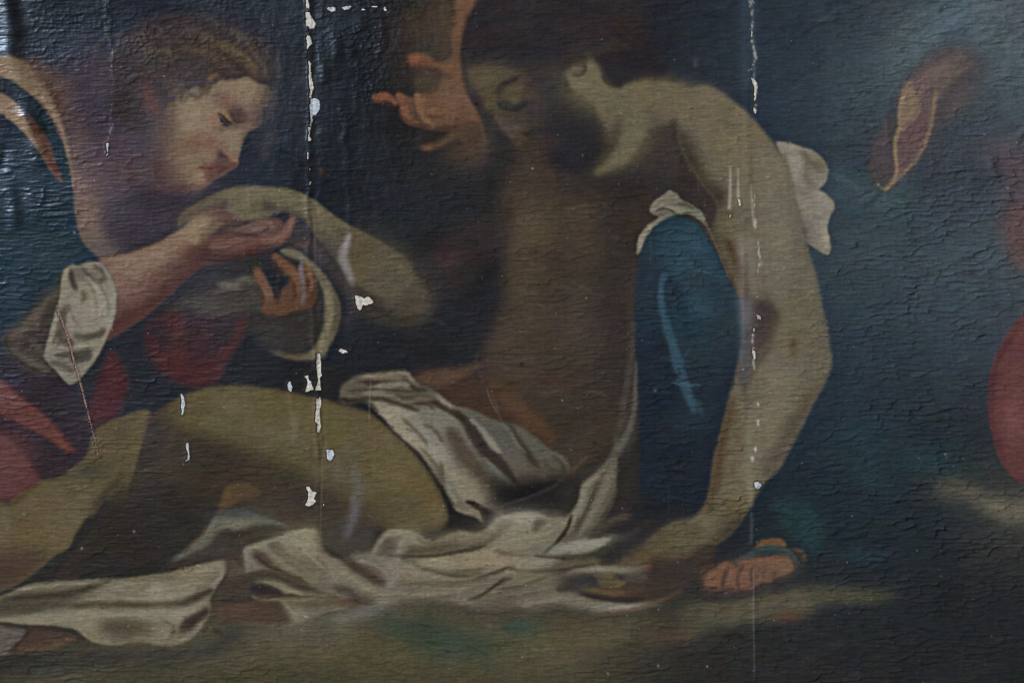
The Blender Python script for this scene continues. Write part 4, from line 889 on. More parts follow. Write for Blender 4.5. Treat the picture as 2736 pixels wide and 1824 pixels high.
G('01', '1450,190', 60, 20, (80, 46, 44), .7, -15)
unclip()
F('h', '380,600 480,500 600,485 640,500 560,620 520,740 420,740', (124, 104, 80), 6, .85)
G('h', '500,540', 36, 24, (128, 108, 82), .7, -30)
F('h', '540,640 680,540 760,540 720,600 620,680 560,690', (96, 84, 66), 6, .8)
F('h', '760,610 900,580 1050,560 1150,515 1240,510 1300,560 1270,600 1180,610 1080,640 960,640 850,640', (94, 70, 62), 4, .9, 'painted_woman/hand')
G('h', '1130,590', 30, 16, (106, 84, 76), .8)
S('h', '950,600 1060,550 1160,520 1260,540', 10, (104, 80, 68), 4, .7)
S('h', '1180,610 1240,600 1250,560', 8, (56, 46, 44), 3, .7)
G('h', '1262,540', 7, 7, (110, 90, 80), .8)
S('h', '620,700 760,610 900,560 1080,510', 13, (60, 48, 50), 5, .75)
F('h', '640,740 800,690 950,690 1100,675 1280,680 1370,640 1420,560 1460,480 1520,450 1540,490 1500,600 1440,700 1370,770 1250,800 1100,800 900,860 760,880 640,820', (98, 66, 56), 4, .95, 'painted_woman/hand')
S('h', '1510,465 1460,580 1400,660 1310,720 1150,710', (9, 16, 18, 18, 10), (120, 84, 68), 4, .85)
S('h', '800,720 1000,700 1200,700', 16, (108, 74, 62), 5, .6)
G('h', '820,740', 30, 14, (112, 66, 50), .6)
S('h', '700,660 860,640 1000,660 1180,660', 11, (66, 50, 50), 4, .7)
F('h', '640,840 860,860 1000,820 1280,820 1250,880 1000,900 760,960 600,960', (78, 46, 42), 8, .85)
F('h', '780,960 1000,900 1280,900 1340,1000 1100,1020 880,1010', (50, 43, 44), 9, .8)
# dark cuff and second sleeve with the brown hand
F('01', '1480,280 1600,230 1760,200 1870,190 1800,300 1760,420 1800,560 1740,610 1600,610 1450,580 1250,590 1130,560 1250,440 1350,330', (46, 44, 46), 10, .9)
F('01', '1480,410 1600,370 1700,350 1790,380 1820,480 1800,560 1660,600 1500,590 1300,560 1180,560 1300,500 1400,470', (66, 60, 54), 10, .8)
S('01', '1500,400 1600,400 1660,410', 20, (98, 92, 82), 5, .7)
S('01', '1620,380 1700,360 1790,370', 16, (90, 84, 74), 5, .7)
S('01', '1350,560 1500,580 1640,580', 20, (72, 68, 58), 8, .6)
S('01', '1440,480 1600,470 1740,440', 16, (58, 52, 48), 7, .6)
CUF = '1930,160 2010,145 2090,185 2180,260 2260,350 2310,440 2345,540 2340,660 2300,770 2250,860 2170,910 2080,920 1980,900 1870,855 1890,850 2000,880 2100,870 2180,810 2220,720 2235,600 2235,480 2200,380 2120,280 2040,220 1980,200'
F('01', '1880,200 2000,200 2120,280 2210,400 2240,520 2220,720 2150,830 2050,880 1950,870 1850,840 1780,760 1700,660 1760,600 2100,600', (48, 45, 45), 8, .9)
F('01', CUF, (92, 87, 70), 3.5, 1, 'second_sleeve')
S('01', '2250,420 2280,560 2260,700 2200,850', 18, (108, 103, 82), 5, .8)
S('01', '2310,460 2330,600 2300,740', 16, (78, 70, 60), 5, .7)
S('01', '2010,170 2100,220 2190,320', 12, (100, 97, 78), 4, .7)
S('01', '1890,850 2000,890 2120,890', 12, (78, 70, 50), 4, .7)
G('01', '2200,830', 12, 22, (112, 106, 76), .7)
F('h', '1090,1020 1130,990 1170,1050 1230,1160 1280,1240 1310,1340 1420,1230 1480,1100 1400,1060 1340,960 1290,880 1310,850 1380,890 1480,960 1560,1040 1620,960 1680,1020 1730,1120 1750,1260 1730,1400 1640,1450 1500,1480 1380,1520 1240,1510 1160,1440 1180,1300 1140,1180', (92, 64, 48), 5, .97, 'second_hand')
for s, w, c in [('1120,1030 1180,1140 1240,1240 1260,1340', (18, 24, 26, 20), (112, 78, 62)), ('1310,880 1400,960 1500,1050 1560,1150 1560,1280', (16, 20, 22, 20, 12), (106, 72, 52)), ('1650,1000 1700,1100 1720,1250', (14, 22, 14), (106, 74, 48)),
                ('1350,1060 1360,1130', 20, (88, 66, 58)), ('1420,1200 1440,1320 1420,1420', 26, (88, 64, 50))]:
    S('h', s, w, c, 4, .85)
for s, w, c in [('1580,960 1590,1100 1620,1250 1600,1400', 12, (96, 88, 92)), ('1320,1180 1350,1300 1340,1400', 10, (66, 48, 42)), ('1500,1150 1530,1260 1500,1360', 9, (70, 50, 40)), ('1650,1100 1680,1250 1670,1400', 12, (66, 46, 34)),
                ('1280,920 1330,1010 1400,1070', 8, (60, 46, 42)), ('1140,1200 1180,1300 1170,1420', 9, (60, 46, 42))]:
    S('h', s, w, c, 3, .7)
S('h', '1110,1000 1130,1010', 8, (128, 70, 40), 3, .8)
S('h', '1300,850 1330,870', 9, (110, 66, 40), 3, .7)
F('h', '1170,1480 1300,1520 1500,1480 1700,1420 1740,1480 1600,1560 1300,1600', (50, 44, 42), 8, .8)
S('h', '1520,760 1600,770 1680,740', 10, (96, 62, 46), 4, .7)
F('01', '1720,640 1860,640 2000,620 2180,560 2220,650 2190,760 2100,840 1980,860 1840,820 1740,740', (54, 51, 48), 9, .6)
# woman's puffed sleeve
F('01', '30,760 110,680 200,580 280,500 360,450 430,320 480,290 470,420 400,600 350,740 320,860 330,930 400,1010 300,1010 180,960 110,900 60,860', (76, 68, 60), 8, .95, 'painted_woman/sleeve')
for q, ww, cc in [('60,760 140,720 240,620 340,500', 22, (90, 83, 74)), ('120,860 200,800 260,700', 20, (66, 59, 54)), ('70,820 150,880 260,940 360,990', 16, (86, 80, 72)), ('300,520 360,480 420,400', 14, (92, 85, 75)), ('180,760 260,820 320,900', 12, (88, 80, 70)), ('250,480 330,430 400,420', 10, (64, 58, 54))]: S('01', q, ww, cc, 6, .7)
S('01', '240,580 260,640 240,710', 16, (92, 84, 74), 5, .6)
S('01', '160,880 260,950 340,990', 12, (88, 82, 74), 5, .6)
S('01', '380,520 300,640 280,800', 20, (66, 58, 54), 8, .6)
SLV = '440,300 470,270 505,255 545,265 590,245 640,235 690,245 740,290 775,350 800,420 805,500 798,590 775,680 740,760 700,850 650,930 600,990 550,1050 500,1080 460,1070 420,1030 380,985 330,930 305,890 315,830 335,760 355,690 380,600 400,540 415,480 425,380'
F('01', SLV, (112, 107, 90), 3, 1, 'painted_woman/sleeve')
clip('01', SLV, 3)
F('01', '480,290 520,280 580,290 640,280 700,310 760,400 700,420 620,380 560,370 500,360', (90, 86, 76), 6, .7)
G('01', '720,560', 36, 80, (122, 118, 98), .8)
G('01', '560,620', 34, 50, (118, 112, 94), .6)
for s, w, c in [('490,290 500,360 530,440', 13, (66, 60, 54)), ('560,270 600,320 680,370 740,350', 11, (78, 74, 66)), ('640,260 700,300 730,350', 10, (74, 70, 64)),
                ('560,430 590,480 560,520', 12, (92, 82, 62)), ('470,520 480,600 520,660 560,720', 10, (86, 78, 66)), ('450,540 430,650 400,760 380,830', 22, (82, 74, 64)),
                ('500,740 580,760 680,740 730,700', 20, (78, 72, 62)), ('420,720 440,780 520,800', 24, (80, 72, 62)), ('380,880 460,880 560,860 640,850', 16, (74, 68, 60)), ('480,910 560,900 640,880', 24, (70, 68, 62)),
                ('340,930 440,960 520,1000', 14, (84, 78, 68)), ('400,920 500,940', 10, (70, 64, 56))]:
    S('01', s, w, c, 4, .8)
for s, w, c in [('440,420 400,560 350,740 330,880', 13, (116, 110, 90)), ('480,580 490,640 560,710', 12, (126, 120, 96)), ('530,820 620,800 690,780', 13, (114, 110, 92)), ('340,890 380,820 400,760', 10, (112, 106, 86)),
                ('600,340 680,440 720,560', 9, (124, 120, 102)), ('560,300 620,390 660,500 670,620', 8, (106, 102, 86)), ('620,310 700,410 750,520 750,620', 7, (100, 96, 82)), ('400,1010 460,1060 500,1070', 12, (112, 110, 96)), ('560,960 600,920', 20, (104, 102, 90)),
                ('480,270 450,340 430,420', 10, (120, 114, 92))]:
    S('01', s, w, c, 3, .75)
unclip()

# ------------------------------------------------------------------ age: grain, stains, losses, relief
# short broken strokes of the brush over everything
bs = np.random.default_rng(404)
for i in range(3600):
    x, y = bs.uniform(-40, 2776), bs.uniform(-40, 1864)
    j, k = int(y*RS+MY), int(x*RS+MX); c = C[j, k]; big = PARTS[LAB[j, k]] in ('background', 'ground', 'blue_robe', 'dead_man') and bs.random() < .6
    if big and len({LAB[j, min(W-1, max(0, k+t))] for t in (-24, -12, 12, 24)} | {LAB[min(H-1, max(0, j+t)), k] for t in (-14, 14)} | {LAB[j, k]}) > 1: big = False
    L = bs.uniform(30, 90) if big else bs.uniform(8, 20); a = bs.normal(-.55 if x > 2050 and y < 1000 else 0, .3); d = bs.normal(0, .085)
    dx, dy = L/2*np.cos(a), L/2*np.sin(a)
    S('n', '%.1f,%.1f %.1f,%.1f %.1f,%.1f' % (x-dx, y-dy, x, y+bs.normal(0, L*.06), x+dx, y+dy), bs.uniform(5, 12) if big else bs.uniform(3, 6), c*(1+d)+bs.normal(0, 1.2, 3), 2.5 if big else 1.2, bs.uniform(.35, .75))
# the old varnish greys the reds and ochres
_R, _G, _B = C[..., 0], C[..., 1], C[..., 2]
_sat = np.clip((C.max(2)-C.min(2)-12)/40, 0, 1)*(_R > _B); _red = np.clip(((_R-_G)/(np.abs(_R-_B)+1)-.6)/.3, 0, 1)
_s = (1-.48*_sat*(.5+.5*_red))[..., None]; _l = C @ np.array([.3, .55, .15], np.float32)
C[:] = _l[..., None] + _s*(C-_l[..., None])
C *= (1-.09*_sat*_red)[..., None]
_ol = (_R > _B+15) & ((_R-_G) < .3*(_R-_B)); C[..., 1] *= np.where(_ol, .985, 1)
for _n, _k, _m in (('sandal_foot', .82, .9), ('dead_man/arm', .84, 1.), ('dead_man/limp_hand', .86, 1.), ('dead_man/leg', .95, .99), ('background', .86, 1.04), ('blue_robe', .88, 1.02), ('ground', 1., 1.05), ('red_drape', .72, 1.07), ('dead_man/neck', .86, 1.), ('weeping_figure/hand', .95, .96), ('painted_woman/face', 1.12, .95), ('dead_man/face', .95, .98)):
    _q = blur((LAB == PARTS.index(_n)).astype(np.float32), 1.5)[..., None]; _g = C.mean(2, keepdims=True)
    C[:] = C*(1-_q) + _q*_m*(_g + _k*(C-_g))
for _n, _k in (('winding_sheet', 1.42), ('loincloth', 1.38), ('painted_woman/sleeve', 1.42), ('shirt_knot', 1.3), ('second_sleeve', 1.2), ('dead_man/arm', 1.12), ('painted_woman/arm', 1.12), ('dead_man/limp_hand', 1.12)):
    _q = blur((LAB == PARTS.index(_n)).astype(np.float32), 1.5)[..., None]; _g = C.mean(2, keepdims=True); C += _q*((_k-1)*(_g-88) - (.14 if _n in ('winding_sheet', 'loincloth', 'painted_woman/sleeve', 'shirt_knot') else 0)*(C-_g))
_q = np.clip((np.arange(W)-MX-820)/200., 0, 1)[None, :, None]*blur((LAB == 0).astype(np.float32), 3)[..., None]; C += _q*np.array([0, 1, 2], np.float32)
C[:] = 60 + 1.08*(C-60)
for _r, _k in ((9, .14), (3.2, .32), (1.4, .35)): C += _k*(C-blur(C, _r))      # crisp handling of the brush
# an unsteady hand: contours waver a little
_dx = .8*vnoise(9, 9, 501, 2) + .45*vnoise(3, 3, 503); _dy = .8*vnoise(10, 8, 502, 2) + .45*vnoise(3, 3, 504)
_yy, _xx = np.mgrid[0:H, 0:W].astype(np.float32); _x = np.clip(_xx+_dx, 0, W-1.01); _y = np.clip(_yy+_dy, 0, H-1.01)
_i, _j = _y.astype(int), _x.astype(int); _fy, _fx = (_y-_i)[..., None], (_x-_j)[..., None]
LAB = LAB[_i, _j]
C = ((C[_i, _j]*(1-_fx) + C[_i, _j+1]*_fx)*(1-_fy) + (C[_i+1, _j]*(1-_fx) + C[_i+1, _j+1]*_fx)*_fy).astype(np.float32)
# colour unevenness of hand-laid paint
n1 = vnoise(30, 22, 11, 3); n2 = vnoise(9, 3, 12, 2); n3 = vnoise(2.2, 12, 13); n4 = vnoise(12, 1.6, 14)
C *= (1 + .055*n1 + .05*n2 + .02*n3 + .05*n4 + .05*vnoise(4, 2.2, 18) + .03*vnoise(1.6, 1.2, 19))[..., None]
C += np.stack([vnoise(26, 16, 15, 2)*2.6, vnoise(26, 16, 16, 2)*1.6, vnoise(26, 16, 17, 2)*3.0], 2)
C += (np.default_rng(3) if False else np.random.default_rng(3)).normal(0, 1.2, (H, W, 1)).astype(np.float32)
# stains and drips; the long bluish band paints the right ridge's varnish sheen
for fr, s, w, c, b, a in [
    ('20', '455,-100 452,200 450,400 450,640', 46, (70, 86, 100), 10, .28), ('r', '85,380 85,500 82,640 84,760', (40, 46, 40, 30), (128, 120, 114), 8, .42),
    ('r', '85,640 82,760 80,900 84,1000', (26, 30, 30, 14), (92, 100, 112), 7, .5), ('r', '70,430 72,600 70,800', 4, (120, 120, 120), 3, .4),
    ('r', '95,1110 92,1250 96,1400 108,1500', (14, 18, 18, 8), (120, 116, 98), 4, .5), ('20', '480,-60 490,300 500,700', 5, (92, 104, 116), 2, .5),
    ('11', '70,40 40,120 15,200 40,300 90,380', (10, 26, 22, 16, 8), (124, 120, 122), 5, .75), ('h', '2110,650 2050,800 2030,900 2090,1050 2130,1200', (8, 20, 22, 22, 10), (130, 126, 124), 4, .55),
    ('11', '60,400 90,520 60,640 20,740', (14, 30, 30, 10), (64, 58, 66), 8, .6), ('m', '205,600 215,700 235,800 232,900', (8, 8, 12, 8), (120, 110, 90), 4, .4),
    ('m', '590,1220 600,1320 570,1430 540,1480', (10, 16, 14, 6), (104, 106, 116), 6, .5), ('s', '470,1180 530,1180 560,1260 520,1420 500,1540', (14, 18, 22, 22, 12), (98, 96, 100), 8, .4),
    ('s', '640,400 630,560 626,770', 3, (150, 134, 124), 1.5, .5), ('s', '520,480 530,600', 3, (120, 108, 100), 1.5, .4), ('s', '350,1000 370,1120 350,1230', 22, (108, 98, 90), 9, .5),
    ('s', '20,650 30,780 10,900', 18, (110, 102, 88), 6, .5), ('s', '1570,470 1600,560 1660,690', 3.5, (120, 100, 88), 1.5, .6),
    ('o', '730,900 737,1000 740,1100 736,1230', 3.5, (120, 106, 90), 1.5, .55), ('h', '1690,280 1720,450 1730,650 1740,900 1750,1200', 5, (120, 104, 96), 2, .55), ('h', '1590,880 1600,1020 1620,1180', 8, (128, 122, 130), 3, .5),
    ('20', '330,1150 330,1300 325,1450', (4, 7, 9), (170, 160, 146), 2, .7), ('20', '385,1160 385,1300 388,1400', (3, 6, 8), (176, 164, 146), 2, .7), ('20', '105,1210 110,1330', 6, (110, 102, 100), 2, .6),
    ('20', '470,1270 480,1400 492,1560', (3, 5, 6), (170, 160, 150), 2, .6), ('22', '490,700 490,1100 500,1560', 3, (104, 106, 108), 1.2, .55), ('22', '475,380 480,480 470,620', 7, (90, 96, 104), 3, .5),
    ('20', '90,400 90,470', (4, 10), (92, 88, 88), 4, .6), ('b', '425,340 430,400', 3, (104, 118, 126), 1.5, .6), ('b', '133,340 133,500', 3, (84, 104, 116), 1.5, .5),
    ('12', '2255,200 2258,440', 3, (92, 98, 100), 1.2, .5), ('02', '60,350 65,550', 10, (104, 96, 86), 5, .4)]:
    S(fr, s, w if isinstance(w, tuple) else w, c, b, a)
for s in ['210,560 235,650', '240,600 230,640', '215,568 230,566']: S('00', s, 2, (50, 36, 28), 1, .8)
for fr, s in [('m', '205,680 218,700'), ('m', '240,730 262,750'), ('h', '1790,0 1810,15'), ('p', '590,960 610,990'), ('p', '570,50 590,80'), ('p', '1110,20 1160,60'), ('p', '1130,50 1180,75'), ('00', '2195,1180 2215,1190'), ('h', '2130,640 2135,790')]:
    S(fr, s, 5, (104, 66, 42), 1.5, .75)
G('00', '2215,1180', 7, 7, (70, 52, 40), .9); G('n', '880,4', 10, 6, (60, 56, 54), .5)
S('p', '470,610 560,650 660,630 750,660 830,670 890,690 905,760 890,840', (2, 3, 5, 6, 3, 5, 8, 3), (12, 12, 13), 1, .95)
S('p', '830,70 880,60 915,95 910,130 860,150 850,190', 3, (92, 86, 80), 1.2, .6)
# specks of dust and tiny losses
sp = np.random.default_rng(21)
for i in range(420):
    x, y = sp.uniform(0, 2736), sp.uniform(0, 1824)
    if i % 3 == 0: x, y = sp.normal(1500, 600), sp.normal(1150, 380)
    if i % 11 == 0: x = sp.choice([820, 2016, 2005, 1960, 300, 850]) + sp.normal(0, 5)
    v = sp.uniform(85, 175); r = sp.uniform(.8, 1.7) if sp.random() < .93 else sp.uniform(1.8, 3.2)
    G('n', '%.1f,%.1f' % (x, y), r, r*sp.uniform(.6, 1.3), (v, v*.98, v*.93), sp.uniform(.4, .95), sp.uniform(0, 90))
for i in range(90):
    x, y = sp.uniform(0, 2736), sp.uniform(0, 1824)
    G('n', '%.1f,%.1f' % (x, y), sp.uniform(1.5, 5), 1.2, (30, 24, 20), .5, sp.uniform(-10, 10))
for q in ['740,-20 755,130 765,250', '770,330 772,420 775,540', '772,700 768,850 750,960']:  # painted glints dotted along the crest of the left fold
    q = spline(pts_of('00', q), False, 30)
    for j in sp.integers(0, len(q), 16):
        x, y = (q[j]-(MX, MY))/RS + sp.normal(0, 2.5, 2)
        G('n', '%.1f,%.1f' % (x, y), sp.uniform(1, 2.2), sp.uniform(1.5, 4), (130, 132, 138), sp.uniform(.2, .7))
# crumbs of white along the right seam
for s, n, k in [('470,0 478,100 476,220 490,330 500,400 480,470 495,560 510,600 505,680 498,780', 60, .38776)]:
    q = spline(pts_of('20', s), False, 30)
    for j in sp.integers(0, len(q), n):
        x, y = (q[j]-(MX, MY))/RS + sp.normal(0, 2.2, 2)
        G('n', '%.1f,%.1f' % (x, y), sp.uniform(1, 3), sp.uniform(1.5, 5), (160, 154, 146), sp.uniform(.4, .95))
for s in ['107,180 118,280 122,350', '135,400 137,470 132,590', '112,760 108,840 116,930', '132,1080 132,1150', '120,1260 108,1300']:
    q = spline(pts_of('r', s), False, 30)
    for j in sp.integers(0, len(q), 13):
        x, y = (q[j]-(MX, MY))/RS + sp.normal(0, 2, 2)
        G('n', '%.1f,%.1f' % (x, y), sp.uniform(1, 2.6), sp.uniform(1.5, 6), (172, 168, 164), sp.uniform(.5, .95))

# --- paint losses: the white ground laid bare; each becomes a patch of its own
GES, GBL = (188, 187, 178), (172, 182, 190)
LOSSES = [('p', '195,-200 240,-200 240,0 235,50 255,90 245,125 205,110 190,60', GES), ('p', '185,165 250,170 270,240 310,300 340,350 320,395 260,418 235,400 240,375 200,375 190,330 200,270 185,230', GES),
    ('p', '200,505 250,505 270,560 290,615 250,650 232,695 215,695 205,600', GES), ('p', '228,850 262,870 285,905 268,935 268,1010 275,1080 300,1140 306,1190 300,1250 280,1340 272,1375 245,1375 235,1330 250,1260 232,1150 225,1050 235,930', GES),
    ('p', '270,1380 340,1372 390,1390 398,1420 385,1470 392,1540 360,1568 345,1600 330,1620 300,1612 290,1680 280,1760 262,1830 252,1760 262,1640 246,1480 250,1390', GBL), ('p', '485,130 500,100 590,100 612,120 600,160 550,175 510,155', GBL),
    ('p', '680,115 760,85 830,75 840,105 790,140 740,147', GBL), ('p', '955,140 1000,122 1038,150 990,164', GES), ('p', '1110,95 1190,88 1195,112 1140,118', GES), ('p', '1275,120 1300,92 1338,130 1338,162 1282,160', GES),
    ('00', '2125,880 2142,880 2136,940 2150,975 2122,972', GES), ('00', '2118,1050 2130,1050 2128,1098 2116,1096', GES), ('00', '2130,1250 2146,1252 2142,1278 2128,1274', GES), ('00', '2126,1160 2142,1166 2134,1180', GES),
    ('m', '370,370 395,362 398,470 407,485 395,520 398,590 365,592 375,520 368,440', GES), ('m', '367,640 398,618 402,680 391,700 392,770 398,800 390,845 372,840 375,790 358,770 365,700', GES),
    ('m', '298,500 326,498 326,525 345,545 358,585 330,592 300,602 316,540', GES), ('m', '195,540 215,532 230,560 218,602 200,580', GBL), ('m', '430,945 465,938 480,970 465,1005 445,1012 430,990', GBL),
    ('m', '308,1162 330,1162 345,1190 374,1198 357,1240 374,1255 327,1285 303,1278 320,1235 318,1195', GES), ('m', '405,1262 422,1268 412,1282', GES), ('m', '493,350 520,342 545,350 562,366 530,371', GES),
    ('11', '95,470 140,475 150,484 190,478 225,522 180,536 150,535 132,572 104,562 100,510', GES), ('01', '1243,1148 1262,1148 1276,1215 1266,1290 1250,1290 1250,1220', GBL),
    ('01', '1282,1478 1298,1478 1307,1568 1309,1596 1304,1602 1280,1612 1268,1604 1290,1590', GBL), ('20', '466,535 500,555 522,600 512,645 500,700 488,690 492,620', GES), ('20', '484,725 510,765 502,790 490,770', GES),
    ('20', '466,215 484,220 486,262 470,258', GES), ('20', '378,1370 396,1380 404,1418 384,1426', GES), ('20', '314,1470 334,1478 340,1500 320,1502', GES), ('22', '488,190 516,172 546,205 520,232 496,226', GBL), ('21', '508,600 536,606 540,636 516,634', GBL),
    ('21', '480,690 502,694 498,718 478,714', GBL), ('21', '474,830 498,850 502,905 490,915 480,880', GES), ('00', '728,985 744,985 748,1010 746,1075 718,1076 736,1060', GBL)]
LOSS = np.zeros((H, W), np.float32); LM = []
jit = np.stack([vnoise(3, 3, 31), vnoise(3, 3, 32)], 2)
for fr, s, c in LOSSES:
    p = pts_of(fr, s); q = np.concatenate([p + (np.roll(p, -1, 0)-p)*t for t in (0, .34, .67)], 1).reshape(-1, 2)
    ii = np.clip(q.round().astype(int), 0, [W-1, H-1])
    q = q + jit[ii[:, 1], ii[:, 0]]*.9 + np.random.default_rng(len(LM)).normal(0, .35, q.shape)
    mk = mask_of(q, .5); m, x0, y0, x1, y1 = mk
    LM.append((mk, c)); LOSS[y0:y1, x0:x1] = np.maximum(LOSS[y0:y1, x0:x1], m)
# the torn line over the sleeve: coloured priming laid bare
tear = pts_of('01', '390,535 405,590 430,650 458,730 480,800 500,880 512,930 535,1000 552,1060 568,1120 582,1180 600,1250 620,1330 638,1400 652,1450 672,1568')
tear = spline(tear, False, 14)
TW = 1.7 + 1.1*np.random.default_rng(5).uniform(-1, 1, len(tear)); TW[:6] *= .6; TW[-60:] *= .55
d_ = np.gradient(tear, axis=0); d_ /= np.linalg.norm(d_, axis=1)[:, None]; nn = np.stack([-d_[:, 1], d_[:, 0]], 1)
TEARM = mask_of(np.concatenate([tear+nn*(TW*.75)[:, None], (tear-nn*(TW*.75)[:, None])[::-1]]), .5)
m, x0, y0, x1, y1 = TEARM; LOSS[y0:y1, x0:x1] = np.maximum(LOSS[y0:y1, x0:x1], m)

# --- relief, in mm
def blobs(base, items):
    a = np.full((H, W), base, np.float32); yy, xx = np.mgrid[0:H, 0:W].astype(np.float32)
    for fr, s, rx, ry, v in items:
        (cx, cy), = pts_of(fr, s); k = np.exp(-.5*(((xx-cx)/(rx*RS))**2 + ((yy-cy)/(ry*RS))**2))
        a += (v-a)*k
    return a

def cells(cw, ch, seed, jx=.8, jy=.6):
    """crackle net: per raster cell the distance to the nearest crack, the island's id and the place in the island"""
    g = np.random.default_rng(seed)
    yy, xx = np.mgrid[0:H, 0:W].astype(np.float32)
    u = (xx + vnoise(34, 18, seed+1, 2)*cw*.5)/cw; v = (yy + vnoise(40, 12, seed+2, 2)*ch*.75)/ch
    nx, ny = int(W/cw)+6, int(H/ch)+6
    px = g.uniform(-jx/2, jx/2, (ny, nx)).astype(np.float32); py = g.uniform(-jy/2, jy/2, (ny, nx)).astype(np.float32)
    px += (np.arange(ny) % 2*.5)[:, None]
    sz = g.uniform(0, .25, (ny, nx)).astype(np.float32)
    ui, vi = np.floor(u).astype(int), np.floor(v).astype(int)
    f1 = np.full((H, W), 9, np.float32); f2 = f1.copy(); ident = np.zeros((H, W), np.int32); du = np.zeros((H, W), np.float32); dv = du.copy()
    for b in (-1, 0, 1):
        for a in (-1, 0, 1):
            X, Y = np.clip(ui+a+2, 0, nx-1), np.clip(vi+b+2, 0, ny-1)
            ddx, ddy = u-(ui+a+.5+px[Y, X]), v-(vi+b+.5+py[Y, X])
            d = np.maximum(np.abs(ddx)*.95, np.abs(ddy)*1.05)*.85 + np.hypot(ddx, ddy)*.25 - sz[Y, X]
            nr = d < f1
            f2 = np.where(nr, f1, np.minimum(f2, d)); ident = np.where(nr, Y*nx+X, ident)
            du = np.where(nr, ddx, du); dv = np.where(nr, ddy, dv); f1 = np.where(nr, d, f1)
    r = np.random.default_rng(seed+9).uniform(-1, 1, (nx*ny, 3)).astype(np.float32)
    return f2-f1, r[ident], du, dv

# where the crackle is strong (drying paint) and where the lead white kept it fine
AMP = blobs(.42, [('o', '80,500', 160, 420, .95), ('o', '400,100', 420, 160, .8), ('o', '850,120', 90, 300, 1.1), ('o', '700,640', 200, 160, .5), ('o', '900,600', 140, 200, .5),
                  ('o', '2150,450', 340, 420, .95), ('o', '2100,800', 260, 260, .95), ('o', '2150,1200', 300, 300, 1.0), ('o', '1580,1100', 140, 260, .95), ('o', '1550,750', 90, 260, .75),
                  ('o', '300,900', 260, 120, .75), ('o', '300,1270', 160, 120, .85), ('o', '250,1520', 320, 60, .8), ('o', '1100,1450', 420, 80, .35), ('o', '1950,1500', 400, 120, .7),
                  ('o', '1200,750', 200, 220, .5), ('o', '480,300', 120, 160, .18), ('o', '1790,560', 90, 420, .12), ('o', '180,720', 90, 140, .2), ('o', '800,1250', 420, 90, .12), ('o', '620,960', 240, 70, .16),
                  ('o', '1100,1020', 160, 130, .12), ('o', '60,1200', 120, 120, .28), ('o', '1420,250', 160, 120, .2), ('o', '1040,220', 90, 120, .2), ('o', '1860,420', 60, 110, .2), ('o', '2330,950', 80, 220, .35), ('o', '240,1420', 220, 70, .12), ('o', '1250,1280', 300, 90, .1)])
ISO = blobs(0, [('o', '480,80', 420, 180, .9), ('o', '850,200', 130, 300, .8), ('o', '2150,250', 200, 160, .5)])
eA, rA, uA, vA = cells(30, 6.6, 41, .9, .7)
eB, rB, uB, vB = cells(8.5, 7, 61, .95, .95)
def island(e, r, u, v, gw):
    k = np.clip(e*2.8, 0, 1); dish = (1-k)**2                    # cupped: rims stand up
    grv = np.exp(-(e/gw)**2)
    return .75*dish - .36*grv + (.15+.3*r[..., 0])*u + .3*np.clip(u, 0, 1)**2 + (.34+.38*r[..., 1])*v + .6*np.clip(v, 0, 1)**2, grv
hA, gA = island(eA, rA, uA, vA, .10); hB, gB = island(eB, rB, uB, vB, .14)
keep = np.clip(vnoise(40, 26, 71, 2)*1.2+.75, .25, 1.2)
AR = np.clip(AMP, 0, 2)**1.35
HT = blur(1.45*AR*keep*(hA*(1-ISO) + .8*hB*ISO), .7)
# the weft: long wavering ridges, everywhere, stronger where the paint is thin
rg = lambda sx, sy, sd, p: np.clip(1-np.abs(vnoise(sx, sy, sd, 2))*2.2, 0, 1)**p
HT += (.13+.18*np.clip(AMP, 0, 1.2))*(rg(34, 5.2, 201, 3)*.9 + rg(20, 3.4, 202, 3)*.6 + rg(12, 2.6, 203, 2)*.35)
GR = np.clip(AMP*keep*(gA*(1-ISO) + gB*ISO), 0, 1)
HT += (.10*vnoise(14, 1.5, 81) + .025*vnoise(1.5, 16, 82) + .2*vnoise(16, 5, 83, 2) + .02*vnoise(1.2, 1.2, 84))*(.55+.45*np.clip(AMP, 0, 1))
HT += 1.3*vnoise(120, 90, 85, 2)                                 # slack canvas
yyf, xxf = np.mgrid[0:H, 0:W].astype(np.float32)
def fold(fr, s, w, h, wob=3.):
    """a long soft ridge (h > 0) or dent following a path, w and h in mm"""
    q = spline(pts_of(fr, s), False, 30); o = np.argsort(q[:, 1]); q = q[o]
    y0, y1 = max(0, int(q[0, 1])), min(H, int(q[-1, 1])+1)
    cx = np.interp(np.arange(y0, y1), q[:, 1], q[:, 0])[:, None] + wob*.6*vnoise(9, 16, int(w*100+abs(h)*77))[y0:y1, :1]
    t = np.linspace(0, 1, y1-y0)[:, None]; env = np.clip(np.minimum(t, 1-t)*6, 0, 1)
    env = env*(.65+.7*vnoise(7, 26, int(w*31+abs(h)*57)+3, 2)[y0:y1, 1:2])
    HT[y0:y1] += (h*env*np.exp(-.5*((np.arange(W)[None]-cx)/w)**2)).astype(np.float32)
fold('l', '30,-300 40,0 60,100 70,200 60,300 90,380 110,450 150,560 160,680 200,760 215,850 250,960 240,1050', 9, 3.6)
fold('l', '110,-300 115,0 120,100 100,180', 7, -1.8)
fold('l', '30,1050 60,1150 85,1230 95,1330 70,1420', 6, 2.2)
fold('l', '130,1090 125,1180 115,1260', 7, -1.6)
fold('l', '10,860 14,960 5,1040', 6, -1.2)
fold('l', '640,-200 640,0 650,150 660,240 670,300', 2.5, .55)
fold('l', '670,300 670,380 680,560 660,800 640,930', 1.8, .2)
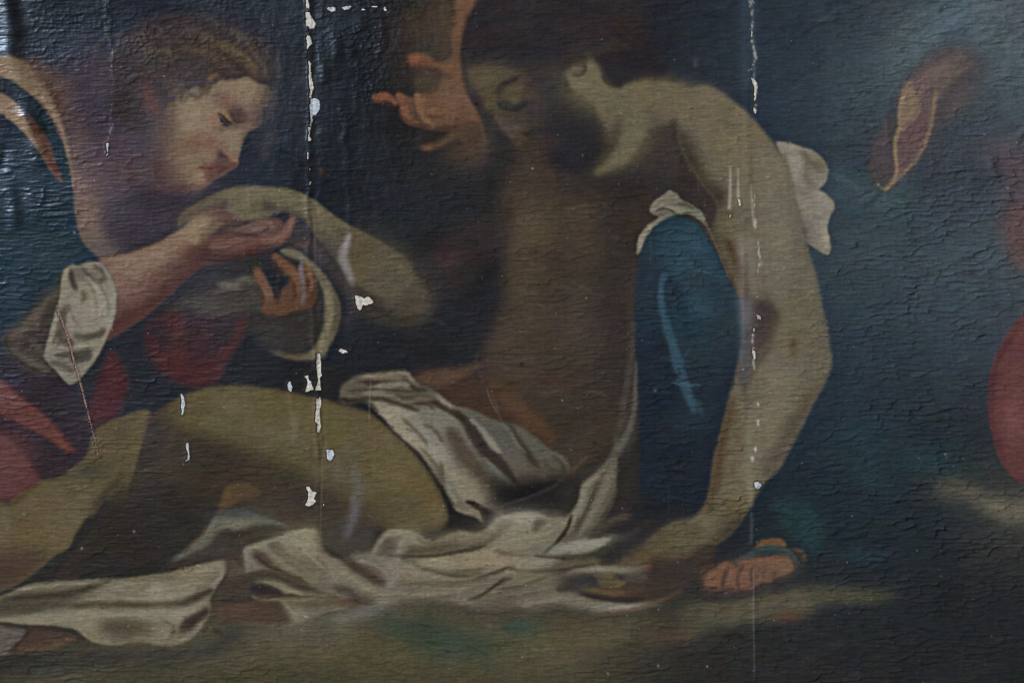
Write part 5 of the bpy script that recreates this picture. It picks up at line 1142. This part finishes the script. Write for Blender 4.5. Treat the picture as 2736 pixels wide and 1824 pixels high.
fold('n', '822,-300 824,200 826,500 832,800 845,1100 852,1500', 2.5, .8, 5)
fold('n', '838,-300 840,200 842,500 850,800 860,1100 868,1500', 3, -.6, 5)
fold('p', '570,180 580,330 600,450 620,600 600,780 620,900', 5, 1.7, 4)
fold('p', '960,200 975,420 950,600', 5, 1.2, 4)
fold('p', '820,680 840,760 800,820', 4, 1.2, 2)
fold('p', '430,900 440,1080 440,1200', 3.5, 1.2, 2)
fold('p', '1180,700 1270,300 1280,560 1190,860', 4, .8, 3)
fold('n', '915,260 925,420 935,600 925,700', 3.5, .9, 4)
fold('20', '440,-400 442,200 446,700 450,1200 452,1568', 4, .6, 2)
fold('21', '420,-100 418,500 412,900 420,1300 440,1700', 4, .8, 2)
fold('22', '480,0 486,600 490,1100 500,1800', 2, .4, 2)
fold('20', '2120,100 2140,250 2190,150', 4, .8, 2); fold('20', '2110,1080 2130,1150 2160,1250', 5, 1.2, 2); fold('20', '1985,1200 2000,1330', 4, .8, 2); fold('20', '2250,400 2240,560', 5, 1., 2)
fold('20', '1410,760 1410,1060', 3, .5, 3); fold('20', '2225,1300 2200,1568', 5, .6, 3); fold('21', '2220,0 2230,700', 5, .7, 3)
# puckers round the damaged seam at the top
PK = blobs(0, [('p', '700,450', 240, 420, 1.), ('n', '880,500', 60, 260, .6), ('n', '835,300', 30, 500, .5)])
HT += PK*(.5*vnoise(11, 26, 91, 2) + .22*vnoise(5, 9, 92, 2))
_h = np.clip(blur(LOSS, 1.5)*2.4, 0, 1)*(1-np.clip(LOSS*1.5, 0, 1)); C += (.55*_h)[..., None]*(np.array([56, 46, 40], np.float32)-C); HT += .55*_h     # lifted, grimy lips of the losses
# dirt in the cracks, with the grooves' occlusion shade darkened into the colour
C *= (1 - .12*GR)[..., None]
C = np.clip(C, 4, 255)

# ------------------------------------------------------------------ from picture to objects
def lin(c): c = np.clip(c/255., 0, 1); return np.where(c <= .04045, c/12.92, ((c+.055)/1.055)**2.4)
# light and varnish haze reaching each spot (fits over u, v = -1..1 of the frame); what is left is pigment
EC, HC = ((0.8548, -0.2764, -0.1307, 0.0468, 0.0764, 0.0051, 0.7690, 0.9703, 1.2607), (-4.8771, -0.5814, -0.3135, 0.2366, 0.3961, 0.0465, 0.8153, 0.9802, 1.2041))
uu = ((np.arange(W)-MX)/684-1)[None]; vv = ((np.arange(H)-MY)/456-1)[:, None]
uc, vc = np.clip(uu, -1.1, 1.1), np.clip(vv, -1.1, 1.1)
poly = lambda k: k[0] + k[1]*uc + k[2]*vc + k[3]*uc*uc + k[4]*uc*vc + k[5]*vc*vc
E = np.stack([poly(EC)*k for k in EC[6:]], 2); HZ = np.stack([np.exp(poly(HC))*k for k in HC[6:]], 2)
PIG = np.clip((lin(C) - .8*HZ)/E, .0035, .9).astype(np.float32)

col = bpy.context.collection
def linkobj(name, me, parent, label=None):
    o = bpy.data.objects.new(name, me); col.objects.link(o); o.parent = parent
    if label: o['label'] = label
    return o

ci = np.concatenate([np.arange(0, MX-12, 6), np.arange(MX-12, MX+1368+12), np.arange(MX+1368+12, W, 6)])
ri = np.concatenate([np.arange(0, MY-12, 6), np.arange(MY-12, MY+912+12), np.arange(MY+912+12, H, 6)])
NC, NR = len(ci), len(ri)
HS = HT[np.ix_(ri, ci)]
XS = np.broadcast_to(((ci-MX-684)*.001)[None], (NR, NC)); ZS = np.broadcast_to(((456-(ri-MY))*.001)[:, None], (NR, NC))
POS = np.stack([XS, -HS*.001, ZS], 2).astype(np.float32).reshape(-1, 3)
gy_, gx_ = np.gradient(HS, ri.astype(float), ci.astype(float))
NRM = np.stack([-gx_, -np.ones_like(gx_), gy_], 2); NRM = (NRM/np.linalg.norm(NRM, axis=2, keepdims=True)).astype(np.float32).reshape(-1, 3)
PG = PIG[np.ix_(ri, ci)].reshape(-1, 3)
vid = np.arange(NR*NC).reshape(NR, NC)
QUAD = np.stack([vid[:-1, :-1], vid[1:, :-1], vid[1:, 1:], vid[:-1, 1:]], 2).reshape(-1, 4)
QLAB = LAB[np.ix_(ri, ci)][:-1, :-1].reshape(-1)
LS = LOSS[np.ix_(ri, ci)]
QHOLE = ((LS[:-1, :-1] + LS[1:, :-1] + LS[1:, 1:] + LS[:-1, 1:])/4 > .5).reshape(-1)

def sheet(name, quads, pos, colr, mat, parent, label=None, nrm=None):
    ids, inv = np.unique(quads, return_inverse=True)
    me = bpy.data.meshes.new(name)
    n = len(ids); f = len(quads)
    me.vertices.add(n); me.vertices.foreach_set('co', np.ascontiguousarray(pos[ids]).ravel())
    me.loops.add(f*4); me.loops.foreach_set('vertex_index', inv.astype(np.int32).ravel())
    me.polygons.add(f); me.polygons.foreach_set('loop_start', (np.arange(f)*4).astype(np.int32))
    me.polygons.foreach_set('use_smooth', np.ones(f, bool))
    me.update(calc_edges=True)
    a = me.attributes.new('pigment', 'FLOAT_COLOR', 'POINT')
    a.data.foreach_set('color', np.concatenate([colr[ids], np.ones((n, 1), np.float32)], 1).astype(np.float32).ravel())
    if nrm is not None: me.normals_split_custom_set_from_vertices(nrm[ids])
    me.materials.append(mat)
    return linkobj(name, me, parent, label)

def paint_material(name, rough, spec, bump, coat=0.):
    m = bpy.data.materials.new(name); m.use_nodes = True; nt = m.node_tree; b = nt.nodes['Principled BSDF']
    at = nt.nodes.new('ShaderNodeAttribute'); at.attribute_name = 'pigment'; nt.links.new(at.outputs['Color'], b.inputs['Base Color'])
    tc = nt.nodes.new('ShaderNodeTexCoord')
    nz = nt.nodes.new('ShaderNodeTexNoise'); nz.inputs['Scale'].default_value = 9; nz.inputs['Detail'].default_value = 4; nt.links.new(tc.outputs['Object'], nz.inputs['Vector'])
    mr = nt.nodes.new('ShaderNodeMapRange'); mr.inputs['From Min'].default_value = .3; mr.inputs['From Max'].default_value = .7
    mr.inputs['To Min'].default_value = rough-.07; mr.inputs['To Max'].default_value = rough+.09
    nt.links.new(nz.outputs['Fac'], mr.inputs['Value']); nt.links.new(mr.outputs['Result'], b.inputs['Roughness'])
    b.inputs['Specular IOR Level'].default_value = spec
    # thread of the canvas: two crossed fine waves
    hs = []
    for axis, sc in (('X', 700.), ('Z', 820.)):
        mp = nt.nodes.new('ShaderNodeMapping'); mp.inputs['Scale'].default_value = (1, 1, 1)
        nt.links.new(tc.outputs['Object'], mp.inputs['Vector'])
        wv = nt.nodes.new('ShaderNodeTexWave'); wv.bands_direction = axis; wv.inputs['Scale'].default_value = sc/6.283*.35; wv.inputs['Distortion'].default_value = 2.5; wv.inputs['Detail'].default_value = 1; wv.inputs['Detail Scale'].default_value = 3
        nt.links.new(mp.outputs['Vector'], wv.inputs['Vector']); hs.append(wv)
    ad = nt.nodes.new('ShaderNodeMath'); ad.operation = 'ADD'; nt.links.new(hs[0].outputs['Fac'], ad.inputs[0]); nt.links.new(hs[1].outputs['Fac'], ad.inputs[1])
    bp = nt.nodes.new('ShaderNodeBump'); bp.inputs['Strength'].default_value = bump; bp.inputs['Distance'].default_value = .0004
    nt.links.new(ad.outputs[0], bp.inputs['Height']); nt.links.new(bp.outputs['Normal'], b.inputs['Normal'])
    return m

oil = paint_material('aged_oil_paint', .34, .5, .04)
gesso = paint_material('white_ground', .75, .2, .5)
root = bpy.data.objects.new('oil_painting', None); col.objects.link(root); root.location = (0, 0, -.456-MY*.001)
root['label'] = 'old cracked oil painting of mourners around a dead man, flaking along a seam'
root['category'] = 'painting'
OFF = np.array([0, 0, .456+MY*.001], np.float32)
POS += OFF
INFO = {'background': ('painted_background', None), 'red_drape': ('painted_red_drape', 'small dull red drape with ochre edges on the dark ground, upper right'),
    'red_mantle': ('painted_mantle', 'red mantle cut by the right edge'), 'ground': ('painted_earth', 'olive brown ground below the white sheet'),
    'painted_woman': ('painted_woman', 'woman with bowed head holding the limp hand'), 'painted_woman/hair': ('hair', None), 'painted_woman/face': ('face', 'pale face looking down'),
    'painted_woman/arm': ('arm', None), 'painted_woman/hand': ('hand', None), 'painted_woman/sleeve': ('sleeve', 'puffed greyish white sleeve'), 'neckline': ('painted_woman|neckline', None), 'dress': ('painted_woman|dress', 'dark teal dress'),
    'red_skirt': ('painted_woman|skirt', None), 'red_sash': ('painted_woman|sash', 'red sash at the left edge'), 'red_drapery': ('painted_red_drapery', 'dark red drapery under the hands'),
    'weeping_figure': ('painted_mourner', 'mourner in shade behind the dead man'), 'weeping_figure/hand': ('hand', 'orange raised hand with loose fingers and bent wrist'),
    'dead_man': ('painted_man', 'dead man sitting slumped, torso in shade'), 'dead_man/hair': ('hair', None), 'dead_man/face': ('face', 'shaded face with closed eye'), 'dead_man/neck': ('neck', None), 'dead_man/arm': ('arm', 'long pale arm hanging to the ground'),
    'dead_man/hand': ('hand', 'shaded hand resting on the white sheet'), 'dead_man/limp_hand': ('hand', 'limp pale hand and forearm held by the woman'), 'dead_man/leg': ('leg', None), 'shirt_knot': ('painted_knot', 'white cloth knot behind the shoulder'), 'blue_robe': ('painted_robe', 'dark blue robe between torso and arm'),
    'shirt_sleeve': ('painted_cuff', 'white cloth rim over the blue robe'), 'sandal_foot': ('painted_foot', 'orange toes in a sandal'), 'loincloth': ('painted_loincloth', 'folded grey white cloth over the hips'),
    'winding_sheet': ('painted_sheet', 'crumpled off white sheet along the ground'), 'second_sleeve': ('painted_sleeve', 'pale rim of a wide sleeve below the hands'), 'second_hand': ('painted_hand', 'brown hand with spread fingers below the woman\'s hand')}
made = {}
order = sorted(range(len(PARTS)), key=lambda i: ('/' in PARTS[i]) + 2*('|' in INFO[PARTS[i]][0]))
for i in order:
    q = QUAD[(QLAB == i) & ~QHOLE]
    if len(q) < 20: continue
    nm, lb = INFO[PARTS[i]]; par = root
    if '/' in PARTS[i]: par = made[PARTS[i].split('/')[0]]
    if '|' in nm: par = made[nm.split('|')[0]]; nm = nm.split('|')[1]
    made[PARTS[i]] = sheet(nm, q, POS, PG, oil, par, lb, NRM)

# losses: the ground layer seen through each hole
def patch(name, mk, colr, mat, depth, label=None, rough=.25):
    m, x0, y0, x1, y1 = mk
    x0_, y0_, x1_, y1_ = max(0, x0-3), max(0, y0-3), min(W, x1+3), min(H, y1+3)
    big = np.zeros((y1_-y0_, x1_-x0_), np.float32); big[y0-y0_:y0-y0_+m.shape[0], x0-x0_:x0-x0_+m.shape[1]] = m
    gr = blur(big, 1.2); h, w = big.shape
    yy, xx = np.mgrid[y0_:y1_, x0_:x1_]
    z = blur(HT[y0_:y1_, x0_:x1_], 3) - depth + rough*(vnz[y0_:y1_, x0_:x1_])
    z = np.minimum(z, HT[y0_:y1_, x0_:x1_] - .15 + 2.*(big > .9))
    pos = np.stack([(xx-MX-684)*.001, -z*.001, (456-(yy-MY))*.001], 2).astype(np.float32).reshape(-1, 3) + OFF
    idx = np.arange(h*w).reshape(h, w)
    qd = np.stack([idx[:-1, :-1], idx[1:, :-1], idx[1:, 1:], idx[:-1, 1:]], 2).reshape(-1, 4)
    qd = qd[(gr[:-1, :-1] > .03).reshape(-1)]
    t = .96 + .16*vnz2[y0_:y1_, x0_:x1_, None] + .10*vnz[y0_:y1_, x0_:x1_, None]
    base = np.clip(lin(np.array(colr, np.float32))[None, None]*t/E[y0_:y1_, x0_:x1_], 0, .8)
    rim = np.clip(big*1.6-.35, 0, 1)[..., None]
    base = base*rim + base*np.array([.42, .36, .30])*(1-rim)
    return sheet(name, qd, pos, base.reshape(-1, 3).astype(np.float32), mat, root, label)
vnz = vnoise(2.2, 2.2, 101, 2); vnz2 = vnoise(7, 9, 102, 2)
for mk, c in LM: patch('paint_loss', mk, c, gesso, .45)
patch('tear', TEARM, (150, 110, 94), gesso, .3, 'thin pinkish torn line running down across the puffed sleeve', .6)
# frayed weft threads that cross the tear
bm = bmesh.new(); tr = np.random.default_rng(8)
for j in range(4, len(tear)-4, 2):
    c = tear[j]; L = tr.uniform(1.2, 3.4); a = tr.normal(0, .12); s = tr.uniform(-1.2, 1.2)
    x, z = (c[0]+s-MX-684)*.001, (456-(c[1]-MY))*.001 + OFF[2]
    hy = -(HT[int(c[1]), int(c[0])] + .15)*.001
    dx, dz = L*.0005*np.cos(a), L*.0005*np.sin(a); t = .00022
    vs = [bm.verts.new(v) for v in ((x-dx, hy, z-dz-t), (x+dx, hy, z+dz-t), (x+dx, hy, z+dz+t), (x-dx, hy, z-dz+t), (x-dx*.8, hy-.0003, z-dz), (x+dx*.8, hy-.0003, z+dz))]
    for f in ((0, 1, 5, 4), (3, 4, 5, 2), (0, 4, 3), (1, 2, 5)): bm.faces.new([vs[k] for k in f])
me = bpy.data.meshes.new('frayed_threads'); bm.to_mesh(me); bm.free()
th = bpy.data.materials.new('weft_thread'); th.use_nodes = True; b = th.node_tree.nodes['Principled BSDF']; b.inputs['Base Color'].default_value = (.30, .17, .12, 1); b.inputs['Roughness'].default_value = .8
nz = th.node_tree.nodes.new('ShaderNodeTexNoise'); nz.inputs['Scale'].default_value = 300
rp = th.node_tree.nodes.new('ShaderNodeValToRGB'); rp.color_ramp.elements[0].color = (.16, .08, .06, 1); rp.color_ramp.elements[1].color = (.50, .34, .26, 1)
th.node_tree.links.new(nz.outputs['Fac'], rp.inputs['Fac']); th.node_tree.links.new(rp.outputs['Color'], b.inputs['Base Color'])
me.materials.append(th); ft = linkobj('frayed_threads', me, root); ft['kind'] = 'stuff'
# the linen behind
wx, wz = (684+MX-2)*.001, (456+MY-2)*.001
bm = bmesh.new()
N = 24
for sgn, y in ((0, .0065), (1, .0085)):
    rows = [[bm.verts.new((wx*(2*i/N-1), y, OFF[2] + wz*(2*j/N-1))) for i in range(N+1)] for j in range(N+1)]
    for j in range(N):
        for i in range(N):
            f = [rows[j][i], rows[j][i+1], rows[j+1][i+1], rows[j+1][i]]
            bm.faces.new(f if sgn == 0 else f[::-1])
me = bpy.data.meshes.new('canvas'); bm.to_mesh(me); bm.free()
ln = bpy.data.materials.new('linen'); ln.use_nodes = True; b = ln.node_tree.nodes['Principled BSDF']; b.inputs['Roughness'].default_value = .9
nz = ln.node_tree.nodes.new('ShaderNodeTexNoise'); nz.inputs['Scale'].default_value = 60
rp = ln.node_tree.nodes.new('ShaderNodeValToRGB'); rp.color_ramp.elements[0].color = (.10, .07, .04, 1); rp.color_ramp.elements[1].color = (.22, .16, .10, 1)
ln.node_tree.links.new(nz.outputs['Fac'], rp.inputs['Fac']); ln.node_tree.links.new(rp.outputs['Color'], b.inputs['Base Color'])
me.materials.append(ln); linkobj('canvas', me, root)
